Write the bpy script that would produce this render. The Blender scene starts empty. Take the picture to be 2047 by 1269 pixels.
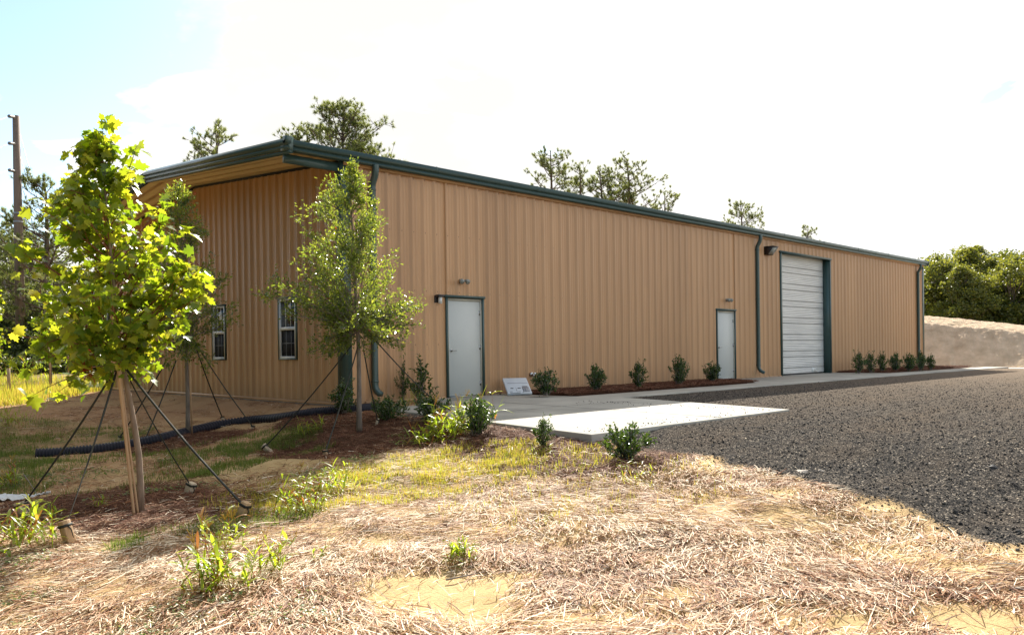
import bpy, math
import numpy as np
from mathutils import Matrix, Vector
rng = np.random.default_rng(7)
SC = bpy.context.scene
COL = SC.collection

# ------------------------------------------------------------------ camera
CAM = np.array([-8.4701, -13.4066, 0.9822])
YAW, PITCH, ROLL, FPX, PCY = 0.7702, -0.0039, -0.0139, 1601.9, 708.4
_f = np.array([math.sin(YAW)*math.cos(PITCH), math.cos(YAW)*math.cos(PITCH), math.sin(PITCH)])
_r = np.array([math.cos(YAW), -math.sin(YAW), 0.]); _u = np.cross(_r, _f)
CR = math.cos(ROLL)*_r + math.sin(ROLL)*_u
CU = -math.sin(ROLL)*_r + math.cos(ROLL)*_u
CF = _f
cd = bpy.data.cameras.new('camera'); cam = bpy.data.objects.new('camera', cd); COL.objects.link(cam)
cd.sensor_width = 36; cd.lens = 36*FPX/2047; cd.shift_y = (PCY-634.5)/2047
cd.clip_start = 0.05; cd.clip_end = 3000
cam.matrix_world = Matrix(((CR[0], CU[0], -CF[0], CAM[0]), (CR[1], CU[1], -CF[1], CAM[1]), (CR[2], CU[2], -CF[2], CAM[2]), (0, 0, 0, 1)))
SC.camera = cam

# ------------------------------------------------------------------ light
SUNV = Vector((1.08, 1.0, 1.0)).normalized()
EL = math.asin(SUNV.z); AZ = math.atan2(SUNV.x, SUNV.y)
sl = bpy.data.lights.new('sun', 'SUN'); sun = bpy.data.objects.new('sun', sl); COL.objects.link(sun)
sl.energy = 4.0; sl.angle = math.radians(0.5); sl.color = (1, .93, .82)
sun.rotation_euler = SUNV.to_track_quat('Z', 'Y').to_euler()
SC.view_settings.view_transform = 'Standard'; SC.view_settings.look = 'None'
SC.view_settings.exposure = 1.68; SC.view_settings.gamma = 1
W = bpy.data.worlds.new('World'); SC.world = W; W.use_nodes = True
nt = W.node_tree; nt.nodes.clear()
def N(t, ty, **k):
    n = t.nodes.new(ty)
    for a, b in k.items():
        if a.startswith('i_'): n.inputs[a[2:].replace('_', ' ')].default_value = b
        else: setattr(n, a, b)
    return n
def L(t, a, b): t.links.new(a, b)
def ramp(t, src, stops):
    n = t.nodes.new('ShaderNodeValToRGB'); e = n.color_ramp.elements
    while len(e) > len(stops): e.remove(e[-1])
    while len(e) < len(stops): e.new(0.5)
    for el, (p, c) in zip(e, stops):
        el.position = p; el.color = c if len(c) == 4 else (*c, 1)
    if src is not None: L(t, src, n.inputs[0])
    return n.outputs[0]
def mixc(t, fac, a, b, mode='MIX'):
    n = t.nodes.new('ShaderNodeMix'); n.data_type = 'RGBA'; n.blend_type = mode
    for s, v in ((n.inputs[0], fac), (n.inputs[6], a), (n.inputs[7], b)):
        if hasattr(v, 'is_linked'): L(t, v, s)
        elif isinstance(v, (int, float)): s.default_value = v
        else: s.default_value = (*v, 1) if len(v) == 3 else v
    return n.outputs[2]
def math_(t, op, a, b=None, clamp=False):
    n = t.nodes.new('ShaderNodeMath'); n.operation = op; n.use_clamp = clamp
    for s, v in ((n.inputs[0], a), (n.inputs[1], b)):
        if v is None: continue
        if hasattr(v, 'is_linked'): L(t, v, s)
        else: s.default_value = v
    return n.outputs[0]
sky = N(nt, 'ShaderNodeTexSky', sky_type='NISHITA', sun_disc=False, sun_elevation=EL, sun_rotation=AZ, air_density=1.0, dust_density=0.4, ozone_density=1.5)
tc = N(nt, 'ShaderNodeTexCoord')
mp = N(nt, 'ShaderNodeMapping'); mp.inputs['Scale'].default_value = (1, 1, 2.2); mp.inputs['Location'].default_value = (.35, .1, 0.05)
L(nt, tc.outputs['Generated'], mp.inputs[0])
nz = N(nt, 'ShaderNodeTexNoise', i_Scale=4.6, i_Detail=9.0, i_Roughness=.52, i_Distortion=.35); L(nt, mp.outputs[0], nz.inputs['Vector'])
# the clear patch of sky stands over the left end of the building
dotn = N(nt, 'ShaderNodeVectorMath', operation='DOT_PRODUCT'); L(nt, tc.outputs['Generated'], dotn.inputs[0])
cl = (CF*1.0 - CR*0.62 + CU*0.38); cl = cl/np.linalg.norm(cl); dotn.inputs[1].default_value = tuple(cl)
clear = math_(nt, 'MULTIPLY', math_(nt, 'SUBTRACT', dotn.outputs['Value'], .90, True), 4.3)
back = N(nt, 'ShaderNodeVectorMath', operation='DOT_PRODUCT'); L(nt, tc.outputs['Generated'], back.inputs[0]); back.inputs[1].default_value = tuple(-CF)
lft = N(nt, 'ShaderNodeVectorMath', operation='DOT_PRODUCT'); L(nt, tc.outputs['Generated'], lft.inputs[0]); lft.inputs[1].default_value = (-.99, .13, 0)
bk = math_(nt, 'ADD', math_(nt, 'MULTIPLY', math_(nt, 'ADD', back.outputs['Value'], .45, True), .35), math_(nt, 'MULTIPLY', math_(nt, 'ADD', lft.outputs['Value'], -.05, True), .6))
m = math_(nt, 'SUBTRACT', math_(nt, 'SUBTRACT', math_(nt, 'ADD', math_(nt, 'MULTIPLY', nz.outputs[0], 2.3), -.36), clear), bk)
cm = ramp(nt, m, [(.38, (0, 0, 0)), (.47, (1, 1, 1))])
nz2 = N(nt, 'ShaderNodeTexNoise', i_Scale=1.7, i_Detail=6.0, i_Roughness=.5); L(nt, mp.outputs[0], nz2.inputs['Vector'])
cloudcol = ramp(nt, nz2.outputs[0], [(.38, (5.1, 5.05, 4.9)), (.52, (6.9, 6.8, 6.6))])
skyb = mixc(nt, 1.0, sky.outputs[0], (1.10, 1.12, 1.09), 'MULTIPLY')
skyc = mixc(nt, cm, skyb, cloudcol)
bg = N(nt, 'ShaderNodeBackground', i_Strength=.062); L(nt, skyc, bg.inputs[0])
wo = N(nt, 'ShaderNodeOutputWorld'); L(nt, bg.outputs[0], wo.inputs[0])

# ------------------------------------------------------------------ materials
def newmat(name):
    m_ = bpy.data.materials.new(name); m_.use_nodes = True; t = m_.node_tree; t.nodes.clear()
    o = t.nodes.new('ShaderNodeOutputMaterial'); return m_, t, o
def pmat(name, c1, c2=None, scale=4., rough=.6, metal=0., spec=.5, bump=0., bscale=40., stretch=(1, 1, 1), r2=None, space='world', detail=6., bdist=.01, tone=None):
    m_, t, o = newmat(name)
    b = t.nodes.new('ShaderNodeBsdfPrincipled'); L(t, b.outputs[0], o.inputs[0])
    b.inputs['Metallic'].default_value = metal; b.inputs['Roughness'].default_value = rough
    b.inputs['Specular IOR Level'].default_value = spec
    if space == 'world': src = t.nodes.new('ShaderNodeNewGeometry').outputs['Position']
    else: src = t.nodes.new('ShaderNodeTexCoord').outputs['Object']
    mp_ = t.nodes.new('ShaderNodeMapping'); mp_.inputs['Scale'].default_value = stretch; L(t, src, mp_.inputs[0])
    if c2 is None: c2 = tuple(x*.82 for x in c1)
    nz_ = N(t, 'ShaderNodeTexNoise', i_Scale=scale, i_Detail=detail, i_Roughness=.6); L(t, mp_.outputs[0], nz_.inputs['Vector'])
    col = ramp(t, nz_.outputs[0], [(.32, c2), (.66, c1)])
    if tone:
        at = N(t, 'ShaderNodeAttribute', attribute_name='tone')
        tr = ramp(t, at.outputs['Fac'], tone)
        col = tr
    L(t, col, b.inputs['Base Color'])
    if r2 is not None:
        rr = ramp(t, nz_.outputs[0], [(.3, (rough,)*3), (.7, (r2,)*3)]); L(t, rr, b.inputs['Roughness'])
    if bump:
        n2 = N(t, 'ShaderNodeTexNoise', i_Scale=bscale, i_Detail=5.0, i_Roughness=.65); L(t, mp_.outputs[0], n2.inputs['Vector'])
        bp = N(t, 'ShaderNodeBump', i_Strength=bump, i_Distance=bdist); L(t, n2.outputs[0], bp.inputs['Height']); L(t, bp.outputs[0], b.inputs['Normal'])
    return m_
def leafmat(name, stops, tstops, tf=.45, rough=.4, spec=.5):
    m_, t, o = newmat(name)
    at = N(t, 'ShaderNodeAttribute', attribute_name='tone')
    b = t.nodes.new('ShaderNodeBsdfPrincipled'); b.inputs['Roughness'].default_value = rough; b.inputs['Specular IOR Level'].default_value = spec
    L(t, ramp(t, at.outputs['Fac'], stops), b.inputs['Base Color'])
    tr = t.nodes.new('ShaderNodeBsdfTranslucent'); L(t, ramp(t, at.outputs['Fac'], tstops), tr.inputs[0])
    mx = t.nodes.new('ShaderNodeMixShader'); mx.inputs[0].default_value = tf
    L(t, b.outputs[0], mx.inputs[1]); L(t, tr.outputs[0], mx.inputs[2]); L(t, mx.outputs[0], o.inputs[0])
    return m_
M = {}
def wallmat():
    m_, t, o = newmat('tan_painted_steel')
    b = t.nodes.new('ShaderNodeBsdfPrincipled'); L(t, b.outputs[0], o.inputs[0])
    b.inputs['Roughness'].default_value = .38; b.inputs['Specular IOR Level'].default_value = .5
    g = t.nodes.new('ShaderNodeNewGeometry').outputs['Position']
    mp_ = t.nodes.new('ShaderNodeMapping'); mp_.inputs['Scale'].default_value = (3.0, 3.0, .35); L(t, g, mp_.inputs[0])
    n1 = N(t, 'ShaderNodeTexNoise', i_Scale=1.3, i_Detail=5.0, i_Roughness=.6); L(t, mp_.outputs[0], n1.inputs['Vector'])
    c = ramp(t, n1.outputs[0], [(.3, (.50, .278, .136)), (.7, (.56, .320, .160))])
    n3 = N(t, 'ShaderNodeTexNoise', i_Scale=9.0, i_Detail=8.0, i_Roughness=.75); L(t, g, n3.inputs['Vector'])
    d = ramp(t, n3.outputs[0], [(.6, (0, 0, 0)), (.75, (.35, .35, .35))])
    c = mixc(t, d, c, (.40, .29, .19))
    sx = N(t, 'ShaderNodeSeparateXYZ'); L(t, g, sx.inputs[0]); pn_ = math_(t, 'FLOOR', math_(t, 'DIVIDE', math_(t, 'ADD', sx.outputs[0], sx.outputs[1]), .9144))
    wn = N(t, 'ShaderNodeTexWhiteNoise', noise_dimensions='1D'); L(t, pn_, wn.inputs['W'])
    c = mixc(t, 1.0, c, ramp(t, wn.outputs['Value'], [(0, (.90, .89, .88)), (1, (1.05, 1.05, 1.05))]), 'MULTIPLY')
    dirt = math_(t, 'MULTIPLY', math_(t, 'SUBTRACT', .45, sx.outputs[2], True), math_(t, 'ADD', n1.outputs[0], .2)); c = mixc(t, dirt, c, (.30, .19, .11))
    L(t, c, b.inputs['Base Color'])
    n2 = N(t, 'ShaderNodeTexNoise', i_Scale=1.0, i_Detail=3.0); L(t, mp_.outputs[0], n2.inputs['Vector'])
    bp = N(t, 'ShaderNodeBump', i_Strength=.5, i_Distance=.02); L(t, n2.outputs[0], bp.inputs['Height']); L(t, bp.outputs[0], b.inputs['Normal'])
    return m_
M['wall'] = wallmat()
M['green'] = pmat('green_painted_steel', (.050, .092, .084), (.042, .078, .072), scale=2, rough=.28, r2=.42, spec=.5, bump=.12, bscale=3, bdist=.01)
M['roof'] = pmat('roof_steel', (.30, .36, .36), scale=2, rough=.35, metal=.3)
M['soffit'] = pmat('soffit_steel', (.66, .50, .28), (.60, .46, .25), scale=1.5, rough=.4)
M['white'] = pmat('white_door_paint', (.56, .575, .55), (.52, .54, .52), scale=1.2, rough=.38, r2=.5, bump=.05, bscale=8)
M['vinyl'] = pmat('white_vinyl', (.80, .81, .78), scale=3, rough=.4)
M['cream'] = pmat('cream_frame_paint', (.58, .54, .44), scale=3, rough=.5)
M['rollup'] = pmat('galvanized_slats', (.74, .73, .70), (.58, .575, .56), scale=1.6, rough=.4, metal=.1, stretch=(.5, 1, 5), r2=.5, bump=.1, bscale=2)
M['dark'] = pmat('dark_gap', (.018, .018, .018), rough=.8)
M['seal'] = pmat('black_rubber', (.02, .02, .022), rough=.6)
M['steel'] = pmat('satin_nickel', (.55, .54, .52), rough=.25, metal=1.)
M['bronze'] = pmat('bronze_housing', (.035, .026, .024), rough=.4)
M['black'] = pmat('black_housing', (.015, .015, .018), rough=.4)
M['frost'] = pmat('frosted_glass', (.75, .77, .75), rough=.3)
M['lens'] = pmat('prismatic_lens', (.36, .38, .35), (.18, .19, .17), scale=30, rough=.12, bump=.5, bscale=90)
M['glass'] = pmat('window_glass', (.012, .014, .013), rough=.04, spec=.9)
M['screen'] = pmat('insect_screen', (.022, .023, .027), rough=.75, spec=.2)
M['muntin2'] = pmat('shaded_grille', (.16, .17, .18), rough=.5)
M['conc'] = pmat('broom_concrete', (.43, .41, .36), (.27, .26, .23), scale=.8, rough=.85, spec=.25, bump=.25, bscale=60, detail=9, bdist=.004)
M['found'] = pmat('foundation_concrete', (.34, .32, .28), (.24, .22, .19), scale=3, rough=.9, bump=.4, bscale=30)
M['bark'] = pmat('smooth_young_bark', (.26, .19, .14), (.15, .105, .075), scale=14, rough=.8, bump=.5, bscale=60, stretch=(1, 1, .35))
M['barkg'] = pmat('grey_bark', (.24, .20, .165), (.12, .10, .085), scale=16, rough=.85, bump=.6, bscale=60, stretch=(1, 1, .3))
M['barkr'] = pmat('red_twig_bark', (.20, .07, .04), rough=.7)
M['barkp'] = pmat('pine_bark', (.17, .12, .09), (.07, .05, .04), scale=5, rough=.9, bump=.8, bscale=14, stretch=(1, 1, .3), bdist=.03)
M['bamboo'] = pmat('bamboo_pole', (.46, .30, .17), (.36, .22, .12), scale=6, rough=.55, stretch=(1, 1, .15))
M['wood'] = pmat('sawn_pine', (.50, .33, .18), (.36, .22, .11), scale=9, rough=.75, bump=.3, bscale=50, stretch=(1, 1, .12), space='obj')
M['woodpale'] = pmat('weathered_pine', (.52, .42, .30), (.38, .29, .20), scale=9, rough=.8, bump=.3, bscale=50, stretch=(1, 1, .12), space='obj')
M['pole'] = pmat('creosote_pole', (.215, .155, .115), (.105, .075, .058), scale=5, rough=.85, bump=.7, bscale=20, stretch=(1, 1, .08))
M['strap'] = pmat('olive_webbing', (.022, .024, .016), (.014, .015, .012), scale=30, rough=.7)
M['pipe'] = pmat('black_corrugated_plastic', (.010, .010, .020), rough=.55, spec=.3)
M['wire'] = pmat('steel_cable', (.30, .31, .33), rough=.5, metal=.6)
M['insul'] = pmat('grey_porcelain', (.20, .19, .18), rough=.3)
M['plastic'] = pmat('white_plastic_sheet', (.62, .64, .65), (.45, .47, .50), scale=6, rough=.35, bump=.5, bscale=20)
M['print'] = pmat('black_print', (.03, .03, .035), rough=.6)
M['print2'] = pmat('grey_print', (.32, .32, .35), rough=.6)
M['panelw'] = pmat('white_plastic_lid', (.62, .66, .70), (.56, .60, .64), scale=5, rough=.35)
M['rock'] = pmat('pale_stone', (.40, .36, .31), (.25, .22, .19), scale=9, rough=.9, bump=.6, bscale=30)
M['rockd'] = pmat('dark_stone', (.05, .05, .055), (.03, .03, .03), scale=9, rough=.8, bump=.6, bscale=30)
M['rockw'] = pmat('white_stone', (.75, .75, .75), rough=.7)
M['pile'] = pmat('crushed_sandy_gravel', (.68, .53, .38), (.46, .35, .24), scale=1.4, rough=.95, spec=.05, bump=1.0, bscale=14, detail=12, bdist=.12)
M['road'] = pmat('pale_dirt_road', (.55, .48, .38), rough=.95)
M['maple'] = leafmat('maple_leaf', [(0, (.040, .085, .012)), (.45, (.075, .135, .016)), (.85, (.16, .19, .02)), (.93, (.22, .07, .015)), (1, (.20, .04, .01))],
                     [(0, (.22, .38, .015)), (.45, (.46, .58, .02)), (.85, (.78, .72, .04)), (.93, (.50, .12, .02)), (1, (.42, .06, .02))], .46, .34)
M['oak'] = leafmat('small_oak_leaf', [(0, (.022, .050, .014)), (.6, (.055, .088, .020)), (.97, (.10, .12, .02)), (1, (.25, .03, .01))],
                   [(0, (.18, .28, .03)), (.6, (.46, .54, .05)), (.97, (.62, .64, .06)), (1, (.4, .05, .02))], .42, .28, .7)
M['shrub'] = leafmat('holly_leaf', [(0, (.018, .044, .014)), (1, (.060, .11, .022))], [(0, (.06, .14, .015)), (1, (.26, .40, .03))], .2, .25, .7)
M['needle'] = leafmat('pine_needle', [(0, (.055, .080, .026)), (1, (.13, .15, .045))], [(0, (.15, .20, .04)), (1, (.36, .38, .08))], .45, .45)
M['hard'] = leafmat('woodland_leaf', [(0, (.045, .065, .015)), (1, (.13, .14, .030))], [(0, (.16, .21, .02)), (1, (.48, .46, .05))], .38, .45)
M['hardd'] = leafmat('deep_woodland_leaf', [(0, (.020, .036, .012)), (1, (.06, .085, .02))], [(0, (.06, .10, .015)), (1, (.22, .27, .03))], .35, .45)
M['weed'] = leafmat('broad_grass_blade', [(0, (.10, .17, .02)), (.8, (.22, .28, .03)), (.9, (.30, .14, .04)), (1, (.36, .12, .04))],
                    [(0, (.36, .54, .03)), (.8, (.66, .74, .04)), (.9, (.55, .25, .05)), (1, (.5, .2, .05))], .5, .4)
M['grassg'] = leafmat('green_grass', [(0, (.045, .085, .018)), (1, (.12, .16, .03))], [(0, (.14, .24, .03)), (1, (.34, .40, .06))], .4, .5)
M['grassy'] = leafmat('yellowing_grass', [(0, (.14, .18, .02)), (.6, (.34, .30, .04)), (1, (.44, .27, .06))], [(0, (.36, .46, .03)), (.6, (.66, .58, .06)), (1, (.66, .42, .10))], .45, .5)
M['cover'] = leafmat('groundcover_leaf', [(0, (.08, .14, .04)), (1, (.20, .25, .07))], [(0, (.22, .34, .06)), (1, (.42, .5, .1))], .35, .5)
M['straw'] = pmat('faded_straw', (.5, .4, .3), rough=.7, spec=.2, tone=[(0, (.08, .028, .012)), (.25, (.25, .095, .038)), (.5, (.40, .21, .10)), (.75, (.58, .42, .27)), (1, (.78, .67, .51))])
M['mulchn'] = pmat('brown_pine_straw', (.2, .1, .06), rough=.8, spec=.1, tone=[(0, (.055, .022, .014)), (.6, (.16, .068, .040)), (1, (.34, .19, .12))])
M['stones'] = pmat('loose_asphalt_stones', (.1, .1, .1), rough=.9, spec=.06, tone=[(0, (.025, .025, .026)), (.5, (.065, .062, .060)), (.8, (.13, .115, .10)), (.94, (.28, .24, .19)), (1, (.45, .38, .29))])

def ground_mat():
    m_, t, o = newmat('sandy_soil')
    b = t.nodes.new('ShaderNodeBsdfPrincipled'); L(t, b.outputs[0], o.inputs[0]); b.inputs['Roughness'].default_value = .95; b.inputs['Specular IOR Level'].default_value = .04
    g = t.nodes.new('ShaderNodeNewGeometry').outputs['Position']
    n1 = N(t, 'ShaderNodeTexNoise', i_Scale=.9, i_Detail=9.0, i_Roughness=.65); L(t, g, n1.inputs['Vector'])
    sand = ramp(t, n1.outputs[0], [(.3, (.38, .26, .13)), (.5, (.48, .345, .175)), (.7, (.55, .41, .22))])
    n2 = N(t, 'ShaderNodeTexNoise', i_Scale=45., i_Detail=6.0, i_Roughness=.7); L(t, g, n2.inputs['Vector'])
    sand = mixc(t, ramp(t, n2.outputs[0], [(.35, (.5, .5, .5)), (.5, (0, 0, 0))]), sand, (.24, .16, .09))
    ac = N(t, 'ShaderNodeAttribute', attribute_name='sand_tint'); sand = mixc(t, math_(t, 'MULTIPLY', ac.outputs['Fac'], .75), sand, (.36, .205, .115))  # tints the sand redder and darker beyond the foreground
    at = N(t, 'ShaderNodeAttribute', attribute_name='mulch')
    mu = ramp(t, n2.outputs[0], [(.35, (.055, .028, .018)), (.65, (.17, .09, .055))])
    f1 = math_(t, 'ADD', at.outputs['Fac'], math_(t, 'MULTIPLY', math_(t, 'SUBTRACT', n1.outputs[0], .5), .8))
    c = mixc(t, ramp(t, f1, [(.4, (0, 0, 0)), (.6, (1, 1, 1))]), sand, mu)
    ag = N(t, 'ShaderNodeAttribute', attribute_name='moss')
    f2 = math_(t, 'ADD', ag.outputs['Fac'], math_(t, 'MULTIPLY', math_(t, 'SUBTRACT', n1.outputs[0], .5), 1.1))
    n4 = N(t, 'ShaderNodeTexNoise', i_Scale=14., i_Detail=6.0, i_Roughness=.7); L(t, g, n4.inputs['Vector'])
    gr = ramp(t, n4.outputs[0], [(.35, (.055, .07, .022)), (.65, (.15, .15, .05))])
    c = mixc(t, ramp(t, f2, [(.45, (0, 0, 0)), (.75, (.85, .85, .85))]), c, gr)
    L(t, c, b.inputs['Base Color'])
    bp = N(t, 'ShaderNodeBump', i_Strength=.6, i_Distance=.015); L(t, n2.outputs[0], bp.inputs['Height']); L(t, bp.outputs[0], b.inputs['Normal'])
    return m_
M['ground'] = ground_mat()
def gravel_mat():
    m_, t, o = newmat('asphalt_millings')
    b = t.nodes.new('ShaderNodeBsdfPrincipled'); L(t, b.outputs[0], o.inputs[0]); b.inputs['Roughness'].default_value = .95; b.inputs['Specular IOR Level'].default_value = .0
    g = t.nodes.new('ShaderNodeNewGeometry').outputs['Position']
    v = N(t, 'ShaderNodeTexVoronoi', i_Scale=70.); L(t, g, v.inputs['Vector'])
    vc = N(t, 'ShaderNodeSeparateColor'); L(t, v.outputs['Color'], vc.inputs[0])
    c = ramp(t, vc.outputs[0], [(0, (.030, .030, .031)), (.45, (.068, .065, .063)), (.75, (.13, .115, .10)), (.92, (.26, .225, .185)), (1, (.50, .44, .36))])
    mpg = t.nodes.new('ShaderNodeMapping'); mpg.inputs['Scale'].default_value = (.45, 1.25, 1); mpg.inputs['Rotation'].default_value = (0, 0, .12); L(t, g, mpg.inputs[0])
    n1 = N(t, 'ShaderNodeTexNoise', i_Scale=.75, i_Detail=10.0, i_Roughness=.72); L(t, mpg.outputs[0], n1.inputs['Vector'])
    c = mixc(t, ramp(t, n1.outputs[0], [(.45, (0, 0, 0)), (.68, (.6, .6, .6))]), c, (.17, .13, .095))
    c = mixc(t, ramp(t, v.outputs['Distance'], [(.25, (0, 0, 0)), (.6, (.7, .7, .7))]), c, (.025, .025, .025))
    # paler and browner towards the far yard
    sx = N(t, 'ShaderNodeSeparateXYZ'); L(t, g, sx.inputs[0])
    c = mixc(t, math_(t, 'MULTIPLY', math_(t, 'SUBTRACT', sx.outputs[0], 0.0), .025, True), c, (.24, .19, .145))
    ae = N(t, 'ShaderNodeAttribute', attribute_name='edge'); ne = N(t, 'ShaderNodeTexNoise', i_Scale=38., i_Detail=6.0, i_Roughness=.8); L(t, g, ne.inputs['Vector'])
    fe = math_(t, 'ADD', math_(t, 'MULTIPLY', ae.outputs['Fac'], .62), math_(t, 'MULTIPLY', math_(t, 'SUBTRACT', ne.outputs[0], .5), 1.3))
    c = mixc(t, ramp(t, fe, [(.42, (0, 0, 0)), (.52, (.9, .9, .9))]), c, (.46, .33, .18))
    L(t, c, b.inputs['Base Color'])
    n3 = N(t, 'ShaderNodeTexNoise', i_Scale=75., i_Detail=5.0, i_Roughness=.75); L(t, g, n3.inputs['Vector'])
    hh = math_(t, 'ADD', math_(t, 'MULTIPLY', v.outputs['Distance'], -.8), n3.outputs[0])
    bp = N(t, 'ShaderNodeBump', i_Strength=1.0, i_Distance=.007); L(t, hh, bp.inputs['Height']); L(t, bp.outputs[0], b.inputs['Normal'])
    return m_
M['gravel'] = gravel_mat()

# ------------------------------------------------------------------ mesh helpers
class MB:
    def __init__(s): s.v = []; s.f = []; s.t = []; s.n = 0
    def add(s, V, F, tone=.5):
        V = np.asarray(V, float).reshape(-1, 3)
        s.v.append(V); s.t.append(np.broadcast_to(np.asarray(tone, float), (len(V),)).copy() if np.ndim(tone) == 0 or len(np.atleast_1d(tone)) == len(V) else np.full(len(V), .5))
        if isinstance(F, np.ndarray): s.f.append(F+s.n)
        else:
            for f in F: s.f.append(np.array([f])+s.n)
        s.n += len(V)
    def box(s, x0, x1, y0, y1, z0, z1, tone=.5):
        V = [(x, y, z) for z in (z0, z1) for y in (y0, y1) for x in (x0, x1)]
        s.add(V, np.array([[0, 2, 3, 1], [4, 5, 7, 6], [0, 1, 5, 4], [2, 6, 7, 3], [0, 4, 6, 2], [1, 3, 7, 5]]), tone)
    def obox(s, o, a, b, c, tone=.5):   # oriented box: corner o, edges a,b,c
        o, a, b, c = map(np.asarray, (o, a, b, c))
        V = [o+a*i+b*j+c*k for k in (0, 1) for j in (0, 1) for i in (0, 1)]
        s.add(V, np.array([[0, 2, 3, 1], [4, 5, 7, 6], [0, 1, 5, 4], [2, 6, 7, 3], [0, 4, 6, 2], [1, 3, 7, 5]]), tone)
    def prism(s, poly, h):              # poly: list of 3d points, h: extrude vector
        P = np.asarray(poly, float); n = len(P); h = np.asarray(h, float)
        s.add(np.vstack([P, P+h]), [list(range(n))[::-1], list(range(n, 2*n))]+[[i, (i+1) % n, (i+1) % n+n, i+n] for i in range(n)])
    def tube(s, pts, rad, sides=8, tone=.5, cap=True):
        P = np.asarray(pts, float); n = len(P); R_ = np.broadcast_to(np.asarray(rad, float), (n,))
        T = np.gradient(P, axis=0); T /= np.linalg.norm(T, axis=1)[:, None]+1e-9
        ref = np.array([0, 0, 1.]) if abs(T[0][2]) < .9 else np.array([1., 0, 0])
        V = []
        a = np.linspace(0, 2*np.pi, sides, endpoint=False)
        for i in range(n):
            x = np.cross(T[i], ref); x /= np.linalg.norm(x)+1e-9; y = np.cross(T[i], x)
            ref = np.cross(x, T[i])
            V.append(P[i]+R_[i]*(np.cos(a)[:, None]*x+np.sin(a)[:, None]*y))
        i, j = np.meshgrid(np.arange(n-1), np.arange(sides), indexing='ij'); j2 = (j+1) % sides
        F = np.stack([i*sides+j, i*sides+j2, (i+1)*sides+j2, (i+1)*sides+j], -1).reshape(-1, 4)
        k = s.n
        s.add(np.vstack(V), F, tone)
        if cap and sides > 3:
            s.f.append(np.array([list(range(k+sides-1, k-1, -1))])); s.f.append(np.array([[k+(n-1)*sides+q for q in range(sides)]]))
    def leaves(s, shape, faces, C, D, Nn, S, tone):
        C = np.asarray(C); n = len(C)
        if n == 0: return
        D = D/(np.linalg.norm(D, axis=1)[:, None]+1e-9)
        X = np.cross(D, Nn); X /= np.linalg.norm(X, axis=1)[:, None]+1e-9; Z = np.cross(X, D)
        sh = np.asarray(shape, float); k = len(sh); S = np.asarray(S)
        if S.ndim == 1: S = S[:, None]
        Q = sh[None]*S[:, :, None] if S.shape[1] == 1 else sh[None]*S[:, None, :]
        V = C[:, None]+Q[..., 0:1]*X[:, None]+Q[..., 1:2]*D[:, None]+Q[..., 2:3]*Z[:, None]
        F = (np.asarray(faces)[None]+(np.arange(n)*k)[:, None, None]).reshape(-1, len(faces[0]))
        s.add(V.reshape(-1, 3), F, np.repeat(tone, k))
    def build(s, name, mat, parent=None, smooth=False, attrs=None, loc=None):
        V = np.vstack(s.v) if s.v else np.zeros((0, 3))
        if loc is not None: V = V-np.asarray(loc)
        me = bpy.data.meshes.new(name)
        me.vertices.add(len(V)); me.vertices.foreach_set('co', V.astype(np.float32).ravel())
        lens = np.concatenate([np.full(len(f), f.shape[1]) for f in s.f]) if s.f else np.zeros(0, int)
        loops = np.concatenate([f.ravel() for f in s.f]) if s.f else np.zeros(0, int)
        me.loops.add(len(loops)); me.loops.foreach_set('vertex_index', loops.astype(np.int32))
        me.polygons.add(len(lens)); me.polygons.foreach_set('loop_start', np.concatenate([[0], np.cumsum(lens)[:-1]]).astype(np.int32))
        if smooth: me.polygons.foreach_set('use_smooth', np.ones(len(lens), bool))
        a = me.attributes.new('tone', 'FLOAT', 'POINT'); a.data.foreach_set('value', np.concatenate(s.t).astype(np.float32))
        for k, v in (attrs or {}).items():
            a = me.attributes.new(k, 'FLOAT', 'POINT'); a.data.foreach_set('value', np.asarray(v, np.float32))
        me.update(calc_edges=True); me.validate()
        me.materials.append(mat)
        o = bpy.data.objects.new(name, me); COL.objects.link(o)
        if parent: o.parent = parent
        elif loc is not None: o.location = Vector(tuple(float(q) for q in loc))
        return o
def tag(o, label, cat, group=None):
    o['label'] = label; o['category'] = cat
    if group: o['group'] = group
    return o
def empty(name, loc, label, cat, group=None):
    o = bpy.data.objects.new(name, None); COL.objects.link(o); o.location = Vector(tuple(float(q) for q in loc)); o.empty_display_size = .2
    return tag(o, label, cat, group)
def struct(o): o['kind'] = 'structure'; return o
def stuff(o): o['kind'] = 'stuff'; return o
def copy_tree(o, parent=None):
    c = o.copy(); COL.objects.link(c)
    if parent: c.parent = parent
    for ch in [x for x in bpy.data.objects if x.parent == o]: copy_tree(ch, c)
    return c
def unit(v): v = np.asarray(v, float); return v/(np.linalg.norm(v)+1e-9)

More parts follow.
